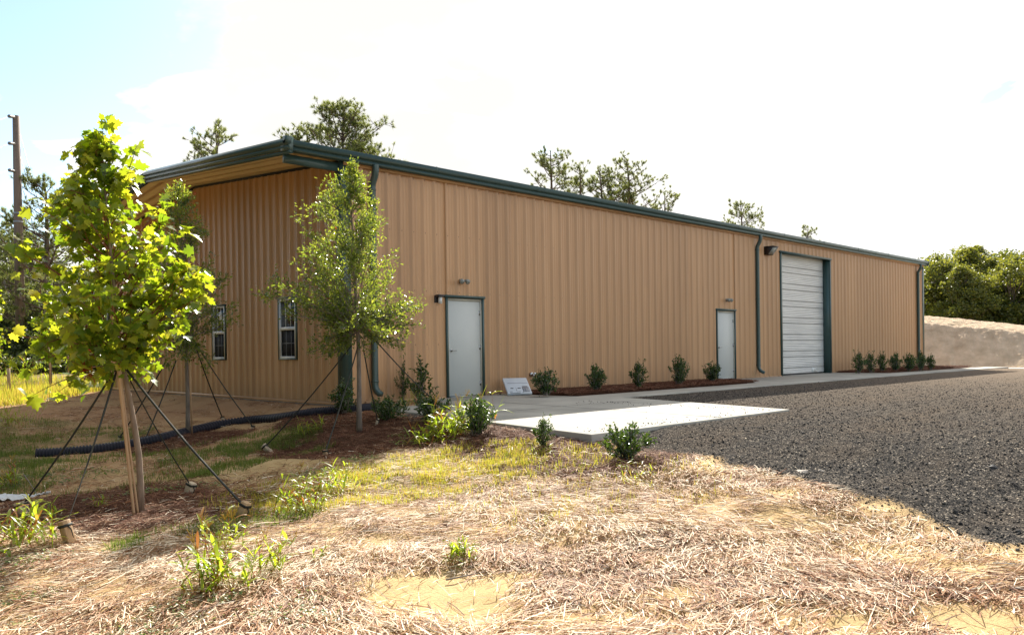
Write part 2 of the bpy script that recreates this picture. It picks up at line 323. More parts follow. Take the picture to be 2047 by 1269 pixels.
# ------------------------------------------------------------------ where things stand
def ray(x, y):
    d = CF*FPX+CR*(x-1023.5)-CU*(y-PCY); return d/np.linalg.norm(d)
def atd(x, y, d):      # the point at distance d (along the view axis) in that direction
    r_ = ray(x, y); return CAM+r_*(d/(r_@CF))
def onz(x, y, z): r_ = ray(x, y); return CAM+r_*((z-CAM[2])/r_[2])
def sstep(t): t = np.clip(t, 0, 1); return t*t*(3-2*t)
CP = np.array([
 (-5.8, -5.6, -.48), (-6.5, -4.9, -.5), (-6.6, -6.4, -.5), (-5.2, -6.5, -.46), (-4.75, -4.4, -.5), (-4.95, -2.7, -.66), (-6.2, -2.4, -.68), (-3.1, -3.0, -.5),
 (-2.6, 1.1, -.43), (-5, 1.2, -.58), (-4, .2, -.58), (-2.0, -3.5, -.17), (-3.1, -2.9, -.42), (-3.1, -4.4, -.32), (-.9, -2.4, -.17), (-2.2, -4.8, -.26), (-3, -6.3, -.3),
 (-1.3, -5.4, -.12), (-.5, -3.3, -.1), (-.47, -2.1, -.13), (-.43, -.69, -.14), (-1.3, -6.6, -.15), (-1.9, -8.3, -.14), (-1.5, -8.8, -.12), (-2, -10.3, -.2), (-2.7, -12, -.33),
 (-6.3, -8.6, -.48), (-5.0, -9.3, -.43), (-5.4, -10, -.45), (-8.5, -13.4, -.6), (-7.45, -8.4, -.55), (-3.8, -11.5, -.38), (-4, -7.6, -.38), (-3.2, -9.5, -.28), (-9, -6, -.62), (-9, -2, -.7), (-10, 2, -.66),
 (0, 2, -.14), (0, 5, -.14), (0, 8, -.14), (0, 11, -.14), (0, 13.6, -.14), (-1.2, 2.4, -.3), (-1.4, 5, -.3), (-1.6, 8, -.28), (-2.8, 4, -.48), (-3.5, 7, -.4), (-4.5, 4, -.55), (-7, 5, -.55), (-4, 11, -.28), (-8, 11, -.3), (-2, 16, -.16), (-8, 18, -.1),
 (-2, 24, .1), (-10, 26, .1), (-20, 12, -.2), (-22, 25, .1), (0, 32, .25), (-15, 38, .3), (-35, 35, .3), (15, 45, .3), (-30, -5, -.7), (-20, -25, -.8), (-3, -22, -.5), (-5, -16, -.55)])
def bump_(x, y):
    return (.012*np.sin(3.1*x+1.3*y+.4)*np.cos(2.3*y-1.1*x)+.008*np.sin(7.3*x-3.9*y)+.006*np.cos(5.1*y+8.7*x+2)+.004*np.sin(13*x+17*y)+.003*np.sin(23*x-19*y+1))
def rectd(x, y, x0, x1, y0, y1): return np.hypot(np.maximum(np.maximum(x0-x, x-x1), 0), np.maximum(np.maximum(y0-y, y-y1), 0))
def H(x, y):
    x = np.asarray(x, float); y = np.asarray(y, float); sh = x.shape; x = x.ravel(); y = y.ravel()
    z = np.zeros_like(x)
    for i in range(0, len(x), 20000):
        a, b = x[i:i+20000], y[i:i+20000]
        d2 = (a[:, None]-CP[:, 0])**2+(b[:, None]-CP[:, 1])**2
        w = 1/(d2+.12)**1.7
        z[i:i+20000] = (w*CP[:, 2]).sum(1)/w.sum(1)
    d = np.minimum(rectd(x, y, -.6, 200, -6.9, -1), np.minimum(rectd(x, y, .3, 200, -60, -1), rectd(x, y, .25, 200, -1, 13.2)))
    pad = -.038-.36*sstep((x-29)/12)+.5*sstep((x-60)/60)
    t = sstep(d/1.5)
    z = pad*(1-t)+z*t
    z = z+bump_(x, y)*sstep(d/1.0)*.9
    R_ = np.hypot(x, y); z = z+sstep((R_-90)/250)*1.2
    return z.reshape(sh)
def G(x, y, dz=0): return np.array([x, y, float(H(x, y))+dz])
def gpx(px, py):       # walk along the line of sight until it meets the ground
    d = ray(px, py); t = np.linspace(2, 120, 6000); P = CAM+d*t[:, None]
    k = np.argmax(P[:, 2] < H(P[:, 0], P[:, 1])); return P[k]

# ------------------------------------------------------------------ ground
def axis(c, fine, n, far, grow=1.09):
    a = [0.]; s_ = fine
    while a[-1] < far:
        a.append(a[-1]+s_)
        if a[-1] > n: s_ *= grow
    a = np.array(a); return np.concatenate([c-a[::-1][:-1], c+a])
gx = axis(-4., .07, 6.5, 700); gy = axis(-5.5, .07, 8.5, 700)
X, Y = np.meshgrid(gx, gy, indexing='ij'); Z = H(X, Y)
def seg(p, a, b):
    p = np.asarray(p); a = np.array(a); b = np.array(b); ab = b-a; t = np.clip(((p-a)@ab)/(ab@ab), 0, 1); return np.linalg.norm(p-(a+t[..., None]*ab), axis=-1)
def blob(x, y, c, r, soft=.35): return np.clip((r-np.hypot(x-c[0], y-c[1]))/soft+.5, 0, 1)
def f_mulch(x, y):
    m_ = blob(x, y, (-1.8, -3.2), 1.4); m_ = np.maximum(m_, blob(x, y, (-1.0, -1.2), 1.0)); m_ = np.maximum(m_, blob(x, y, (-2.6, -4.2), .8))
    m_ = np.maximum(m_, blob(x, y, (-1.3, -4.8), 1.0)); m_ = np.maximum(m_, blob(x, y, (-1.5, -6.3), .95)); m_ = np.maximum(m_, blob(x, y, (-1.9, -7.5), .95)); m_ = np.maximum(m_, blob(x, y, (-2.0, -8.2), .8))
    m_ = np.maximum(m_, blob(x, y, (-2.9, .4), 1.1)); m_ = np.maximum(m_, blob(x, y, (-5.9, -4.6), 1.5, .8)*.62); m_ = np.maximum(m_, blob(x, y, (-5.6, -5.4), 1.1)*.8)
    return m_
def f_moss(x, y):
    m_ = blob(x, y, (-3.2, -1.6), 1.2, .9)*.55
    m_ = np.maximum(m_, blob(x, y, (-4.3, 2.6), 1.8, 1.)*.65); m_ = np.maximum(m_, blob(x, y, (-6., .6), 1.4, .8)*.7); m_ = np.maximum(m_, blob(x, y, (-5.5, 5.5), 3.0, 1.5)*.62)
    m_ = np.maximum(m_, blob(x, y, (-6.6, -1.2), 1.2, .8)*.7); m_ = np.maximum(m_, blob(x, y, (-3.1, -6.4), 1.3, .9)*.6); m_ = np.maximum(m_, .72*sstep((y-14.5)/3)*(x < 40)); m_ = np.maximum(m_, .7*sstep((-x-8)/3)*sstep((y+4)/3)); m_ = np.maximum(m_, .8*sstep((np.hypot(x-5, y)-50)/20)); m_ = np.maximum(m_, .8*sstep((x-45)/10))
    return m_
g_ = MB(); nx, ny = X.shape
i, j = np.meshgrid(np.arange(nx-1), np.arange(ny-1), indexing='ij')
g_.add(np.stack([X, Y, Z], -1).reshape(-1, 3), np.stack([i*ny+j, (i+1)*ny+j, (i+1)*ny+j+1, i*ny+j+1], -1).reshape(-1, 4))
struct(g_.build('ground', M['ground'], smooth=True, attrs={'mulch': f_mulch(X, Y).ravel(), 'moss': f_moss(X, Y).ravel(), 'sand_tint': (sstep((Y+4.5)/3)*(.75+.25*np.sin(1.3*X+.7*Y))).ravel()}))

# gravel yard: its own sheet with a ragged edge that dips under the soil
GB = [(-1.0, -6.9), (-1.3, -7.6), (-1.45, -8.8), (-1.75, -9.7), (-2.05, -10.4), (-2.35, -11.2), (-2.7, -12.0), (-3.2, -13.2), (-4.5, -15.5), (-8, -20), (-14, -30), (-30, -60)]
def gb_x(y):
    yy = np.array([p[1] for p in GB])[::-1]; xx = np.array([p[0] for p in GB])[::-1]; return np.interp(y, yy, xx)
def gmask(x, y):   # >0 inside
    e = .10*np.sin(5.3*y+1)+.04*np.sin(11.7*y+2*x)+.03*np.sin(23*y-9*x)+.03*np.sin(41*y+31*x)+.02*np.sin(77*y-53*x)
    d = x-gb_x(y)+e
    d = np.minimum(d, 46+.8*np.sin(y*.7)+.5*np.sin(x)-x)
    return np.minimum(d, -2.6+.0*y-y)
qx = np.concatenate([np.arange(-4.6, 1.2, .045), 1.2+np.cumsum(.05*1.045**np.arange(95))]); qx = qx[qx < 60]
qx = np.concatenate([-4.6-np.cumsum(.06*1.12**np.arange(45))[::-1], qx])
qy = np.concatenate([-13-np.cumsum(.06*1.08**np.arange(60))[::-1], np.arange(-13, -2.55, .045)])
X2, Y2 = np.meshgrid(qx, qy, indexing='ij'); gm = gmask(X2, Y2)
Z2 = H(X2, Y2)+.012*np.clip(gm/.12, -2.2, 1)+.006*np.sin(31*X2+7*Y2)*np.sin(29*Y2-5*X2)*np.clip(gm/.3, 0, 1)
keep = (gm[:-1, :-1] > -.15) & (gm[1:, 1:] > -.15)
i, j = np.where(keep); ny = X2.shape[1]
g_ = MB(); g_.add(np.stack([X2, Y2, Z2], -1).reshape(-1, 3), np.stack([i*ny+j, (i+1)*ny+j, (i+1)*ny+j+1, i*ny+j+1], -1))
struct(g_.build('gravel_yard', M['gravel'], smooth=True, attrs={'edge': np.clip(1-gm/.45, 0, 1).ravel()}))

# concrete apron and walk
cp = [(-1.3, -7.33), (3.56, -7.33), (4.75, -3.03), (13, -3.03), (21.5, -3.06), (31.6, -3.35), (31.6, -2.4), (21.7, -2.0), (21.62, -.03), (13.15, -.03), (13.05, -.7), (11.7, -2.0), (4.5, -2.0), (4.32, -.03), (1.95, -.03), (1.8, -.42), (2.5, -.78), (1.3, -1.15), (-.25, -1.65)]
g_ = MB(); g_.prism([(x, y, -.2) for x, y in cp], (0, 0, .2)); o = struct(g_.build('concrete_walk', M['conc']))
bv = o.modifiers.new('edge', 'BEVEL'); bv.width = .012; bv.segments = 2; bv.limit_method = 'ANGLE'
jn = MB()
for x in (7, 10, 14.9, 17.4, 19.9, 24, 27, 30): jn.box(x-.006, x+.006, -3.02 if x < 22 else -3.05, -2.05 if not 13 < x < 21.5 else -.1, .0005, .003)
jn.obox((-.62, -3.9, .0005), (5.0, .02, 0), (0, .012, 0), (0, 0, .003)); jn.obox((1.6, -7.3, .0005), (0.012, 0, 0), (.55, 5.1, 0), (0, 0, .003))
struct(jn.build('walk_joint', M['found']))
# planting beds against the wall
def bed(x0, x1, xr):
    xs = np.arange(x0, x1, .09); ys = np.linspace(-2.02, -.02, 26); A, B = np.meshgrid(xs, ys, indexing='ij')
    lim = np.minimum(np.minimum(A-x0, x1-A), np.minimum(B+2.02, 9)); lim = np.minimum(lim, np.where(A > xr, (x1-A)*.9-(-.1-B)*.55+.35, 9))
    C_ = -.03+.07*sstep(lim/.25)+.012*np.sin(9*A+5*B)*np.sin(11*B-3*A)
    q = MB(); n2 = len(ys); i, j = np.meshgrid(np.arange(len(xs)-1), np.arange(n2-1), indexing='ij')
    q.add(np.stack([A, B, C_], -1).reshape(-1, 3), np.stack([i*n2+j, (i+1)*n2+j, (i+1)*n2+j+1, i*n2+j+1], -1).reshape(-1, 4))
    return q
M['bed'] = pmat('bed_pine_straw', (.15, .075, .048), (.06, .03, .02), scale=22, spec=.1, rough=.9, bump=1., bscale=50, bdist=.03, detail=9)
struct(bed(4.42, 13.2, 11.6).build('mulch_bed', M['bed'], smooth=True)); struct(bed(21.66, 31.4, 99).build('mulch_bed', M['bed'], smooth=True))

# ------------------------------------------------------------------ the building
BL, BW, HE = 31.15, 13.56, 4.884
RS = .0835
B = empty('metal_building', (0, 0, 0), 'long tan ribbed metal building with dark green trim, two white doors and a roll-up door', 'building')
def prof(a, b, step=.3048, ph=.15, h=.036, minor=True):
    pts = [(a, 0.)]
    k0 = int(math.floor((a-ph)/step))-1
    for k in range(k0, int((b-ph)/step)+3):
        c = ph+k*step
        pp = [(c-.050, 0), (c-.022, h), (c+.022, h), (c+.050, 0)]
        if minor: pp += [(c+.098, 0), (c+.106, .004), (c+.120, .004), (c+.128, 0), (c+.178, 0), (c+.186, .004), (c+.2, .004), (c+.208, 0)]
        pts += [q for q in pp if a < q[0] < b]
    pts.append((b, 0.)); return np.array(pts)
def panel(mb, a, b, z0, z1, axis_):   # axis_ 'x': front wall (faces -y); 'y': gable wall (faces -x)
    P = prof(a, b); n = len(P)
    lo = np.full(n, z0, float); hi = np.array([z1(s_) for s_ in P[:, 0]]) if callable(z1) else np.full(n, z1, float)
    if axis_ == 'x': V = np.vstack([np.stack([P[:, 0], -P[:, 1], lo], 1), np.stack([P[:, 0], -P[:, 1], hi], 1)])
    else: V = np.vstack([np.stack([-P[:, 1], P[:, 0], lo], 1), np.stack([-P[:, 1], P[:, 0], hi], 1)])
    i = np.arange(n-1); F = np.stack([i, i+1, i+1+n, i+n], 1)
    if axis_ == 'y': F = F[:, ::-1]
    mb.add(V, F)
D1, D2, OH, OHZ = (2.557, 3.63), (13.364, 14.45), (17.513, 21.35), 4.28
DZ = 2.2
fr = MB(); sc_ = MB(); M['screw'] = pmat('fastener_head', (.22, .13, .075), rough=.5)
xs = [0.02, D1[0], D1[1], D2[0], D2[1], OH[0], OH[1], BL-.02]
for k in range(7):
    z0 = 0.0
    if k in (1, 3): z0 = DZ
    if k == 5: z0 = OHZ
    panel(fr, xs[k], xs[k+1], z0, 4.76, 'x')
# fastener heads along the girts
def screws(mb, a, b, z, axis_, skip=()):
    k = int((a-.15)/.3048)+1
    while .15+k*.3048 < b:
        c = .15+k*.3048+.05; k += 1
        if any(s0-.05 < c < s1+.05 for s0, s1 in skip): continue
        if axis_ == 'x': mb.box(c-.010, c+.010, -.010, 0, z-.010, z+.010)
        else: mb.box(-.010, 0, c-.010, c+.010, z-.010, z+.010)
for z, sk in ((.06, (D1, D2, OH)), (1.15, (D1, D2, OH)), (2.28, (OH,)), (3.5, (OH,)), (4.6, ())): screws(sc_, .2, BL, z, 'x', sk)
fr.build('front_wall', M['wall'], B)
ga = MB()
gt = lambda y: 4.69+RS*min(y, BW-y)
WN = [(1.7546, 2.5269), (5.1369, 5.8758)]; WZ = (.867, 2.184)
ys = [.02, WN[0][0], WN[0][1], WN[1][0], WN[1][1], BW/2, BW-.02]
for k in range(6):
    if k in (1, 3): panel(ga, ys[k], ys[k+1], 0, WZ[0], 'y'); panel(ga, ys[k], ys[k+1], WZ[1], gt, 'y')
    else: panel(ga, ys[k], ys[k+1], 0, gt, 'y')
for z in (.06, 1.15, 2.28, 3.5): screws(sc_, .2, BW, z, 'y', WN if .8 < z < 2.2 else ())
stuff(sc_.build('fastener', M['screw'], B))
ga.build('gable_wall', M['wall'], B)
bw = MB(); bw.prism([(BL, .02, 0), (BL, BW-.02, 0), (BL, BW-.02, 4.7), (BL, BW/2, 5.27), (BL, .02, 4.7)], (-.05, 0, 0)); bw.box(.02, BL-.05, BW-.05, BW, 0, 4.7); bw.build('rear_wall', M['wall'], B)
fo = MB(); fo.box(-.005, BL+.005, -.004, BW+.005, -.6, -.003); fo.build('foundation', M['found'], B)
bt = MB()   # base trim
segs = [(0.16, D1[0]-.05), (D1[1]+.05, D2[0]-.05), (D2[1]+.05, OH[0]-.05), (OH[1]+.06, BL-.16)]
for a, b in segs: bt.box(a, b, -.036, -.034, -.02, .03)
bt.box(-.037, -.035, .16, BW-.1, -.02, .03); bt.build('base_trim', M['wall'], B)
dk = MB(); dk.box(.03, BL-.06, .03, BW-.06, 4.5, 4.6); dk.box(.1, .2, .1, BW-.2, .01, 4.5); dk.build('inner_liner', M['dark'], B)

# roof sheets, ribs along the slope
OV = 1.294
x0r, x1r = -OV+.04, BL+.18
rf = MB()
for sgn in (0, 1):
    ya, yb = (-.1, BW/2) if not sgn else (BW+.1, BW/2)
    za, zb = HE-.03, HE-.03+RS*(BW/2+.1)
    n = int((x1r-x0r)/.3048)
    pts = prof(x0r, x1r, ph=.0, h=.032, minor=False)
    V = np.vstack([np.stack([pts[:, 0], np.full(len(pts), ya), za+pts[:, 1]], 1), np.stack([pts[:, 0], np.full(len(pts), yb), zb+pts[:, 1]], 1)])
    i = np.arange(len(pts)-1); F = np.stack([i, i+1, i+1+len(pts), i+len(pts)], 1)
    rf.add(V, F if not sgn else F[:, ::-1])
rf.build('roof', M['roof'], B)
so = MB()   # underside of the gable overhang
for sgn in (0, 1):
    ya, yb = (-.02, BW/2) if not sgn else (BW+.02, BW/2)
    z = lambda y_: 4.705+RS*min(y_, BW-y_)
    P_ = []
    for k in range(9):
        c = -OV+.06+k*.152
        if k % 2 == 0: P_ += [(c, 0), (c+.115, 0)]
        else: P_ += [(c, .06), (c+.115, .06)]
    P_ = np.array([q for q in P_ if q[0] <= -.0]+[(.02, .045)]); n = len(P_)
    V = np.vstack([np.stack([P_[:, 0], np.full(n, ya), z(ya)+P_[:, 1]], 1), np.stack([P_[:, 0], np.full(n, yb), z(yb)+P_[:, 1]], 1)])
    i = np.arange(n-1); F = np.stack([i, i+n, i+1+n, i+1], 1); so.add(V, F if not sgn else F[:, ::-1])
so.build('soffit', M['soffit'], B)
sg = MB(); 
for ya, yb in ((.1, BW/2), (BW/2, BW-.1)):
    a_ = np.array([-.040, ya, gt(ya)-.03]); b_ = np.array([-.040, yb, gt(yb)-.03]); sg.obox(a_, b_-a_, (.035, 0, 0), (0, 0, .05))
sg.build('soffit_closure', M['dark'], B)

# eave gutter: stepped box profile swept along x
gp = [(0.02, 4.70), (-.13, 4.682), (-.165, 4.682), (-.178, 4.70), (-.178, 4.752), (-.152, 4.758), (-.152, 4.770), (-.205, 4.776), (-.214, 4.79), (-.214, 4.862), (-.204, 4.884), (-.19, 4.884), (-.185, 4.865), (-.1, 4.865), (.02, 4.80)]
def sweep(mb, prof_, p0, p1, f):   # f maps (profile point, end) -> 3d
    n = len(prof_); V = [f(q, 0) for q in prof_]+[f(q, 1) for q in prof_]
    mb.add(V, [[i, (i+1) % n, (i+1) % n+n, i+n] for i in range(n)]+[list(range(n))[::-1], list(range(n, 2*n))])
gt_ = MB(); sweep(gt_, gp, 0, 1, lambda q, e: ((-OV+.03) if e == 0 else BL+.205, q[0], q[1]))
gt_.box(BL+.205, BL+.214, -.225, .03, 4.672, 4.895)
for x in np.arange(2.2, BL, 3.05): gt_.box(x-.012, x+.012, -.217, -.17, 4.79, 4.888)
gt_.build('gutter', M['green'], B)
be = MB(); be.box(-OV+.10, .0, .0, .08, 4.50, 4.66); be.build('eave_beam', M['green'], B)
et = MB(); et.box(.02, BL, -.060, -.034, 4.63, 4.70); et.build('eave_trim', M['wall'], B)
rk = [(0.05, 4.650), (-.03, 4.648), (-.036, 4.69), (-.018, 4.696), (-.018, 4.72), (-.075, 4.735), (-.075, 4.772), (-.04, 4.780), (-.04, 4.80), (-.10, 4.815), (-.10, 4.868), (-.075, 4.885), (.01, 4.945), (.06, 4.945), (.06, 4.86)]
ra = MB()
for e0, e1 in (((-.215), BW/2), (BW+.215, BW/2)):
    zz = lambda y_: RS*min(y_, BW-y_)+.0
    sweep(ra, rk, 0, 1, lambda q, e: (-OV+q[0]+.1, (e0, e1)[e], q[1]+zz((e0, e1)[e])))
ra.build('rake_trim', M['green'], B)
rl = MB()   # far rake edge of the roof and ridge cap
for e0, e1 in (((-.1), BW/2), (BW+.1, BW/2)):
    a_ = np.array([BL+.15, e0, 4.80+RS*min(e0, BW-e0)]); b_ = np.array([BL+.15, e1, 4.80+RS*min(e1, BW-e1)]); rl.obox(a_, b_-a_, (.06, 0, 0), (0, 0, .14))
rl.build('rake_trim', M['green'], B)
sf = MB()   # upper bevel strips catch the sky
cc = MB(); cc.box(-OV-.0, -OV+.11, -.235, -.12, 4.80, 4.93); cc.prism([(-OV+.11, -.20, 4.884), (-OV+.11, -.20, 4.94), (-OV+.16, -.20, 4.93), (-OV+.2, -.20, 4.884)], (0, .06, 0)); cc.build('corner_cap', M['green'], B)
for (xc, yc, sx_) in ((0, 0, 1), (0, BW, 1), (BL, 0, -1)):
    yd = 1 if yc == 0 else -1; ct = MB()
    ct.box(min(xc-.042*sx_, xc+.16*sx_), max(xc-.042*sx_, xc+.16*sx_), *sorted((yc-.042*yd, yc-.036*yd)), -.02, 4.69)
    ct.box(*sorted((xc-.042*sx_, xc-.036*sx_)), *sorted((yc-.036*yd, yc+.16*yd)), -.02, 4.69)
    ct.build('corner_trim', M['green'], B)
# downspouts
def downspout(x):
    w = .105; d = MB()
    path = [(-.165, 4.70), (-.165, 4.58), (-.145, 4.50), (-.06, 4.36), (-.045, 4.28), (-.045, 2.0), (-.045, .36), (-.06, .28), (-.13, .19), (-.26, .13)]
    V = []
    for k, (y_, z_) in enumerate(path):
        t0 = np.array(path[max(k-1, 0)]); t1 = np.array(path[min(k+1, len(path)-1)]); tt = t1-t0; tt = tt/np.linalg.norm(tt)
        nn = np.array([tt[1], -tt[0]]); nn = nn if nn[0] < 0 else -nn
        a = np.array([y_, z_]); b = a+nn*.085; c0 = .012
        for (px_, q) in ((x, a), (x+w*.33, a), (x+w*.66, a), (x+w, a), (x+w, b), (x+w*.6, b+nn*.004), (x+w*.4, b+nn*.004), (x, b)): V.append((px_, q[0], q[1]))
    n = 8; F = []
    for k in range(len(path)-1):
        for q in range(n): F.append([k*n+q, k*n+(q+1) % n, (k+1)*n+(q+1) % n, (k+1)*n+q])
    d.add(V, np.array(F)); d.f.append(np.array([[(len(path)-1)*n+q for q in range(n)]]))
    o = d.build('downspout', M['green'], B)
    for z in (4.22, 2.6, .42): e = MB(); e.box(x-.006, x+w+.006, -.137, -.036, z-.018, z+.018); e.build('bracket', M['green'], o)
downspout(.60); downspout(15.74); downspout(30.28)

# walk doors
def walkdoor(x0, x1):
    d = MB(); lx0, lx1 = x0+.075, x1-.075
    d.box(lx0, lx1, .012, .055, .03, DZ-.095)
    o = d.build('door', M['white'], B)
    bv = o.modifiers.new('b', 'BEVEL'); bv.width = .003
    f = MB()
    for a, b in ((x0+.035, lx0-.004), (lx1+.004, x1-.035)): f.box(a, b, -.01, .06, .0, DZ-.05)
    f.box(lx0-.004, lx1+.004, -.01, .06, DZ-.091, DZ-.05); f.build('frame', M['cream'], o)
    t = MB()
    for a, b in ((x0-.012, x0+.037), (x1-.037, x1+.012)): t.box(a, b, -.042, .0, -.0, DZ-.03)
    t.box(x0-.045, x1+.045, -.052, 0, DZ-.035, DZ+.02); t.build('door_trim', M['green'], o)
    s_ = MB(); s_.box(lx0, lx1, -.03, .06, .002, .02); s_.build('threshold', M['steel'], o)
    h = MB(); hx = lx0+.07
    h.tube([(hx, .012, 1.02), (hx, -.004, 1.02)], .033, 14); h.tube([(hx, -.004, 1.02), (hx, -.045, 1.02)], .012, 10); h.tube([(hx, -.045, 1.02), (hx+.05, -.05, 1.02), (hx+.115, -.045, 1.018)], [.011, .01, .008], 8)
    h.build('handle', M['steel'], o, True)
    for z in (.28, 1.08, 1.85):
        g = MB(); g.tube([(lx1+.004, .002, z-.055), (lx1+.004, .002, z+.055)], .009, 8); g.box(lx1-.03, lx1+.004, .008, .012, z-.05, z+.05); g.build('hinge', M['steel'], o)
walkdoor(*D1); walkdoor(*D2)
# roll-up door
DEP = .24
pz = []; z = .04
seq = []
y_in, y_out = DEP+.018, DEP
lines = [.04]
while lines[-1] < OHZ: lines.append(lines[-1]+(.21 if len(lines) % 2 else .39))
pts = []
for k in range(len(lines)-1):
    a, b = lines[k], min(lines[k+1], OHZ+.1)
    pts += [(a, y_in+.012), (a+.008, y_in+.012), (a+.016, y_out)]
    n = max(1, int((b-a)/.065)); s_ = (b-a-.03)/n
    for q in range(n): c = a+.02+q*s_; pts += [(c+s_*.3, y_out), (c+s_*.45, y_out+.009), (c+s_*.75, y_out+.009), (c+s_*.9, y_out)]
    pts += [(b-.006, y_out)]
P_ = np.array(pts); n = len(P_); d = MB()
xl, xr = OH[0]+.04, OH[1]-.04
d.add(np.vstack([np.stack([np.full(n, xl), P_[:, 1], P_[:, 0]], 1), np.stack([np.full(n, xr), P_[:, 1], P_[:, 0]], 1)]), np.stack([np.arange(n-1), np.arange(n-1)+n, np.arange(1, n)+n, np.arange(1, n)], 1))
od = d.build('roll_up_door', M['rollup'], B)
s_ = MB(); 
for zl in lines[1:]:
    if zl < OHZ-.05: s_.box(xl, xr, y_out-.001, y_out+.02, zl-.003, zl+.002)
s_.build('slat_seam', M['dark'], od)
s_ = MB(); s_.box(xl, xr, y_out-.02, y_out+.03, .002, .04); s_.build('bottom_seal', M['seal'], od)
j_ = MB()
j_.box(OH[0], OH[0]+.04, -.0, DEP+.05, 0, OHZ); j_.box(OH[1]-.04, OH[1], 0, DEP+.05, 0, OHZ); j_.box(OH[0], OH[1], 0, DEP+.05, OHZ-.0, OHZ+.05)
j_.box(OH[0]-.05, OH[0]+.04, -.042, 0, 0, OHZ+.02); j_.box(OH[1]-.04, OH[1]+.05, -.042, 0, 0, OHZ+.02); j_.box(OH[0]-.09, OH[1]+.09, -.06, .0, OHZ-.02, OHZ+.045)
j_.build('door_jamb', M['green'], od)
for xa in (xl+.02, xr-1.0): 
    st = MB()  # pale slant-sided patch low on the door curtain
    st.prism([(xa, y_out-.0025, .06), (xa+.42, y_out-.0025, .06), (xa+.30, y_out-.0025, .2), (xa, y_out-.0025, .24)], (0, .002, 0)); st.build('pale_patch', M['vinyl'], od)
# windows in the gable wall
def window(y0, y1):
    z0, z1 = WZ; t = MB()
    t.box(-.045, .0, y0, y0+.028, z0, z1); t.box(-.045, 0, y1-.028, y1, z0, z1); t.box(-.045, 0, y0+.028, y1-.028, z0, z0+.03); t.box(-.05, 0, y0-.02, y1+.02, z1-.015, z1+.02)
    o = t.build('window', M['green'], B)
    f = MB(); a, b, c, e = y0+.028, y1-.028, z0+.03, z1-.015; w = .045
    f.box(-.036, .02, a, a+w, c, e); f.box(-.036, .02, b-w, b, c, e); f.box(-.036, .02, a+w, b-w, c, c+w); f.box(-.036, .02, a+w, b-w, e-w, e)
    zm = (c+e)/2; f.box(-.030, .02, a+w, b-w, zm-.035, zm+.035); f.build('frame', M['vinyl'], o)
    m_ = MB()
    for k in (1, 2): yy = a+w+(b-a-2*w)*k/3; m_.box(-.013, -.005, yy-.009, yy+.009, zm+.035, e-w)
    zz = (zm+.035+e-w)/2; m_.box(-.0135, -.0055, a+w, b-w, zz-.009, zz+.009); m_.build('grille', M['vinyl'], o)
    g = MB(); g.box(-.002, .004, a+w, b-w, zm+.035, e-w); g.build('pane', M['glass'], o)
    g = MB(); g.box(.004, .01, a+w, b-w, c+w, zm-.035); g.build('screen', M['screen'], o)
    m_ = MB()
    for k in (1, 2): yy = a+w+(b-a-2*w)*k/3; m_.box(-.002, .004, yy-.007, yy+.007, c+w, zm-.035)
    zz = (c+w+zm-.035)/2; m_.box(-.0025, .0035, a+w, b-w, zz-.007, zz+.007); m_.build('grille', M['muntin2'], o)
    return o
w1 = window(*WN[0]); w2 = window(*WN[1])
pn = MB(); pn.box(-.0045, -.0025, 5.36, 5.56, 1.86, 2.02); pn.build('paper_notice', M['vinyl'], w2)
# wall fittings
s_ = MB(); s_.box(2.24, 2.38, -.05, -.0, 2.04, 2.20); s_.box(2.24, 2.40, -.16, -.05, 2.155, 2.21); o = s_.build('porch_light', M['black'], B)
bv = o.modifiers.new('b', 'BEVEL'); bv.width = .01; bv.segments = 2
s_ = MB(); s_.tube([(2.325, -.105, 2.155), (2.325, -.105, 2.02)], .042, 16); s_.build('lamp_shade', M['frost'], o, True)
def emergency(x, z):
    s_ = MB(); s_.tube([(x, .0, z), (x, -.05, z)], .055, 14); s_.tube([(x, -.05, z), (x-.02, -.07, z-.04)], .02, 8)
    o = s_.build('spot_light', M['steel'], B, True)
    h = MB()
    for dx in (-.07, .09): h.tube([(x+dx*.3, -.05, z), (x+dx, -.09, z+.02), (x+dx, -.13, z-.0), (x+dx+.0, -.17, z-.025)], [.018, .03, .05, .055], 12)
    h.build('lamp_head', M['lens'], o, True)
emergency(2.98, 2.53); emergency(13.95, 2.50)
fl = MB(); zt, zb_ = 4.36, 4.10; xa, xb = 16.38, 16.74
fl.add([(xa, -.02, zt), (xb, -.02, zt), (xb, -.02, zb_), (xa, -.02, zb_), (xa, -.32, zt), (xb, -.32, zt), (xa, -.32, zt-.03), (xb, -.32, zt-.03), (xa, -.14, zb_), (xb, -.14, zb_)],
       [[0, 4, 5, 1], [0, 3, 8, 6, 4], [1, 5, 7, 9, 2], [3, 2, 9, 8], [0, 1, 2, 3], [4, 6, 7, 5], [6, 8, 9, 7]])
fl.box(xa-.015, xb+.015, -.345, -.0, zt+.0005, zt+.018)
fo_ = fl.build('flood_light', M['bronze'], B)
n_ = unit((0, -.2, -.16)); ln = MB(); e1 = np.array([xa+.02, -.318, zt-.035]); ln.obox(e1+np.array([0, -.004, -.004]), (xb-xa-.04, 0, 0), (0, .168, -.205), (0, -.006, -.005)); ln.build('lens', M['lens'], fo_)
hb = MB(); hb.tube([(5.14, 0, .43), (5.14, -.06, .43)], .05, 14); hb.tube([(5.14, -.06, .43), (5.14, -.10, .42), (5.14, -.12, .38)], .02, 8); hb.tube([(5.22, -.02, .44), (5.22, -.09, .44)], .035, 12); hb.build('hose_bib', M['steel'], B, True)

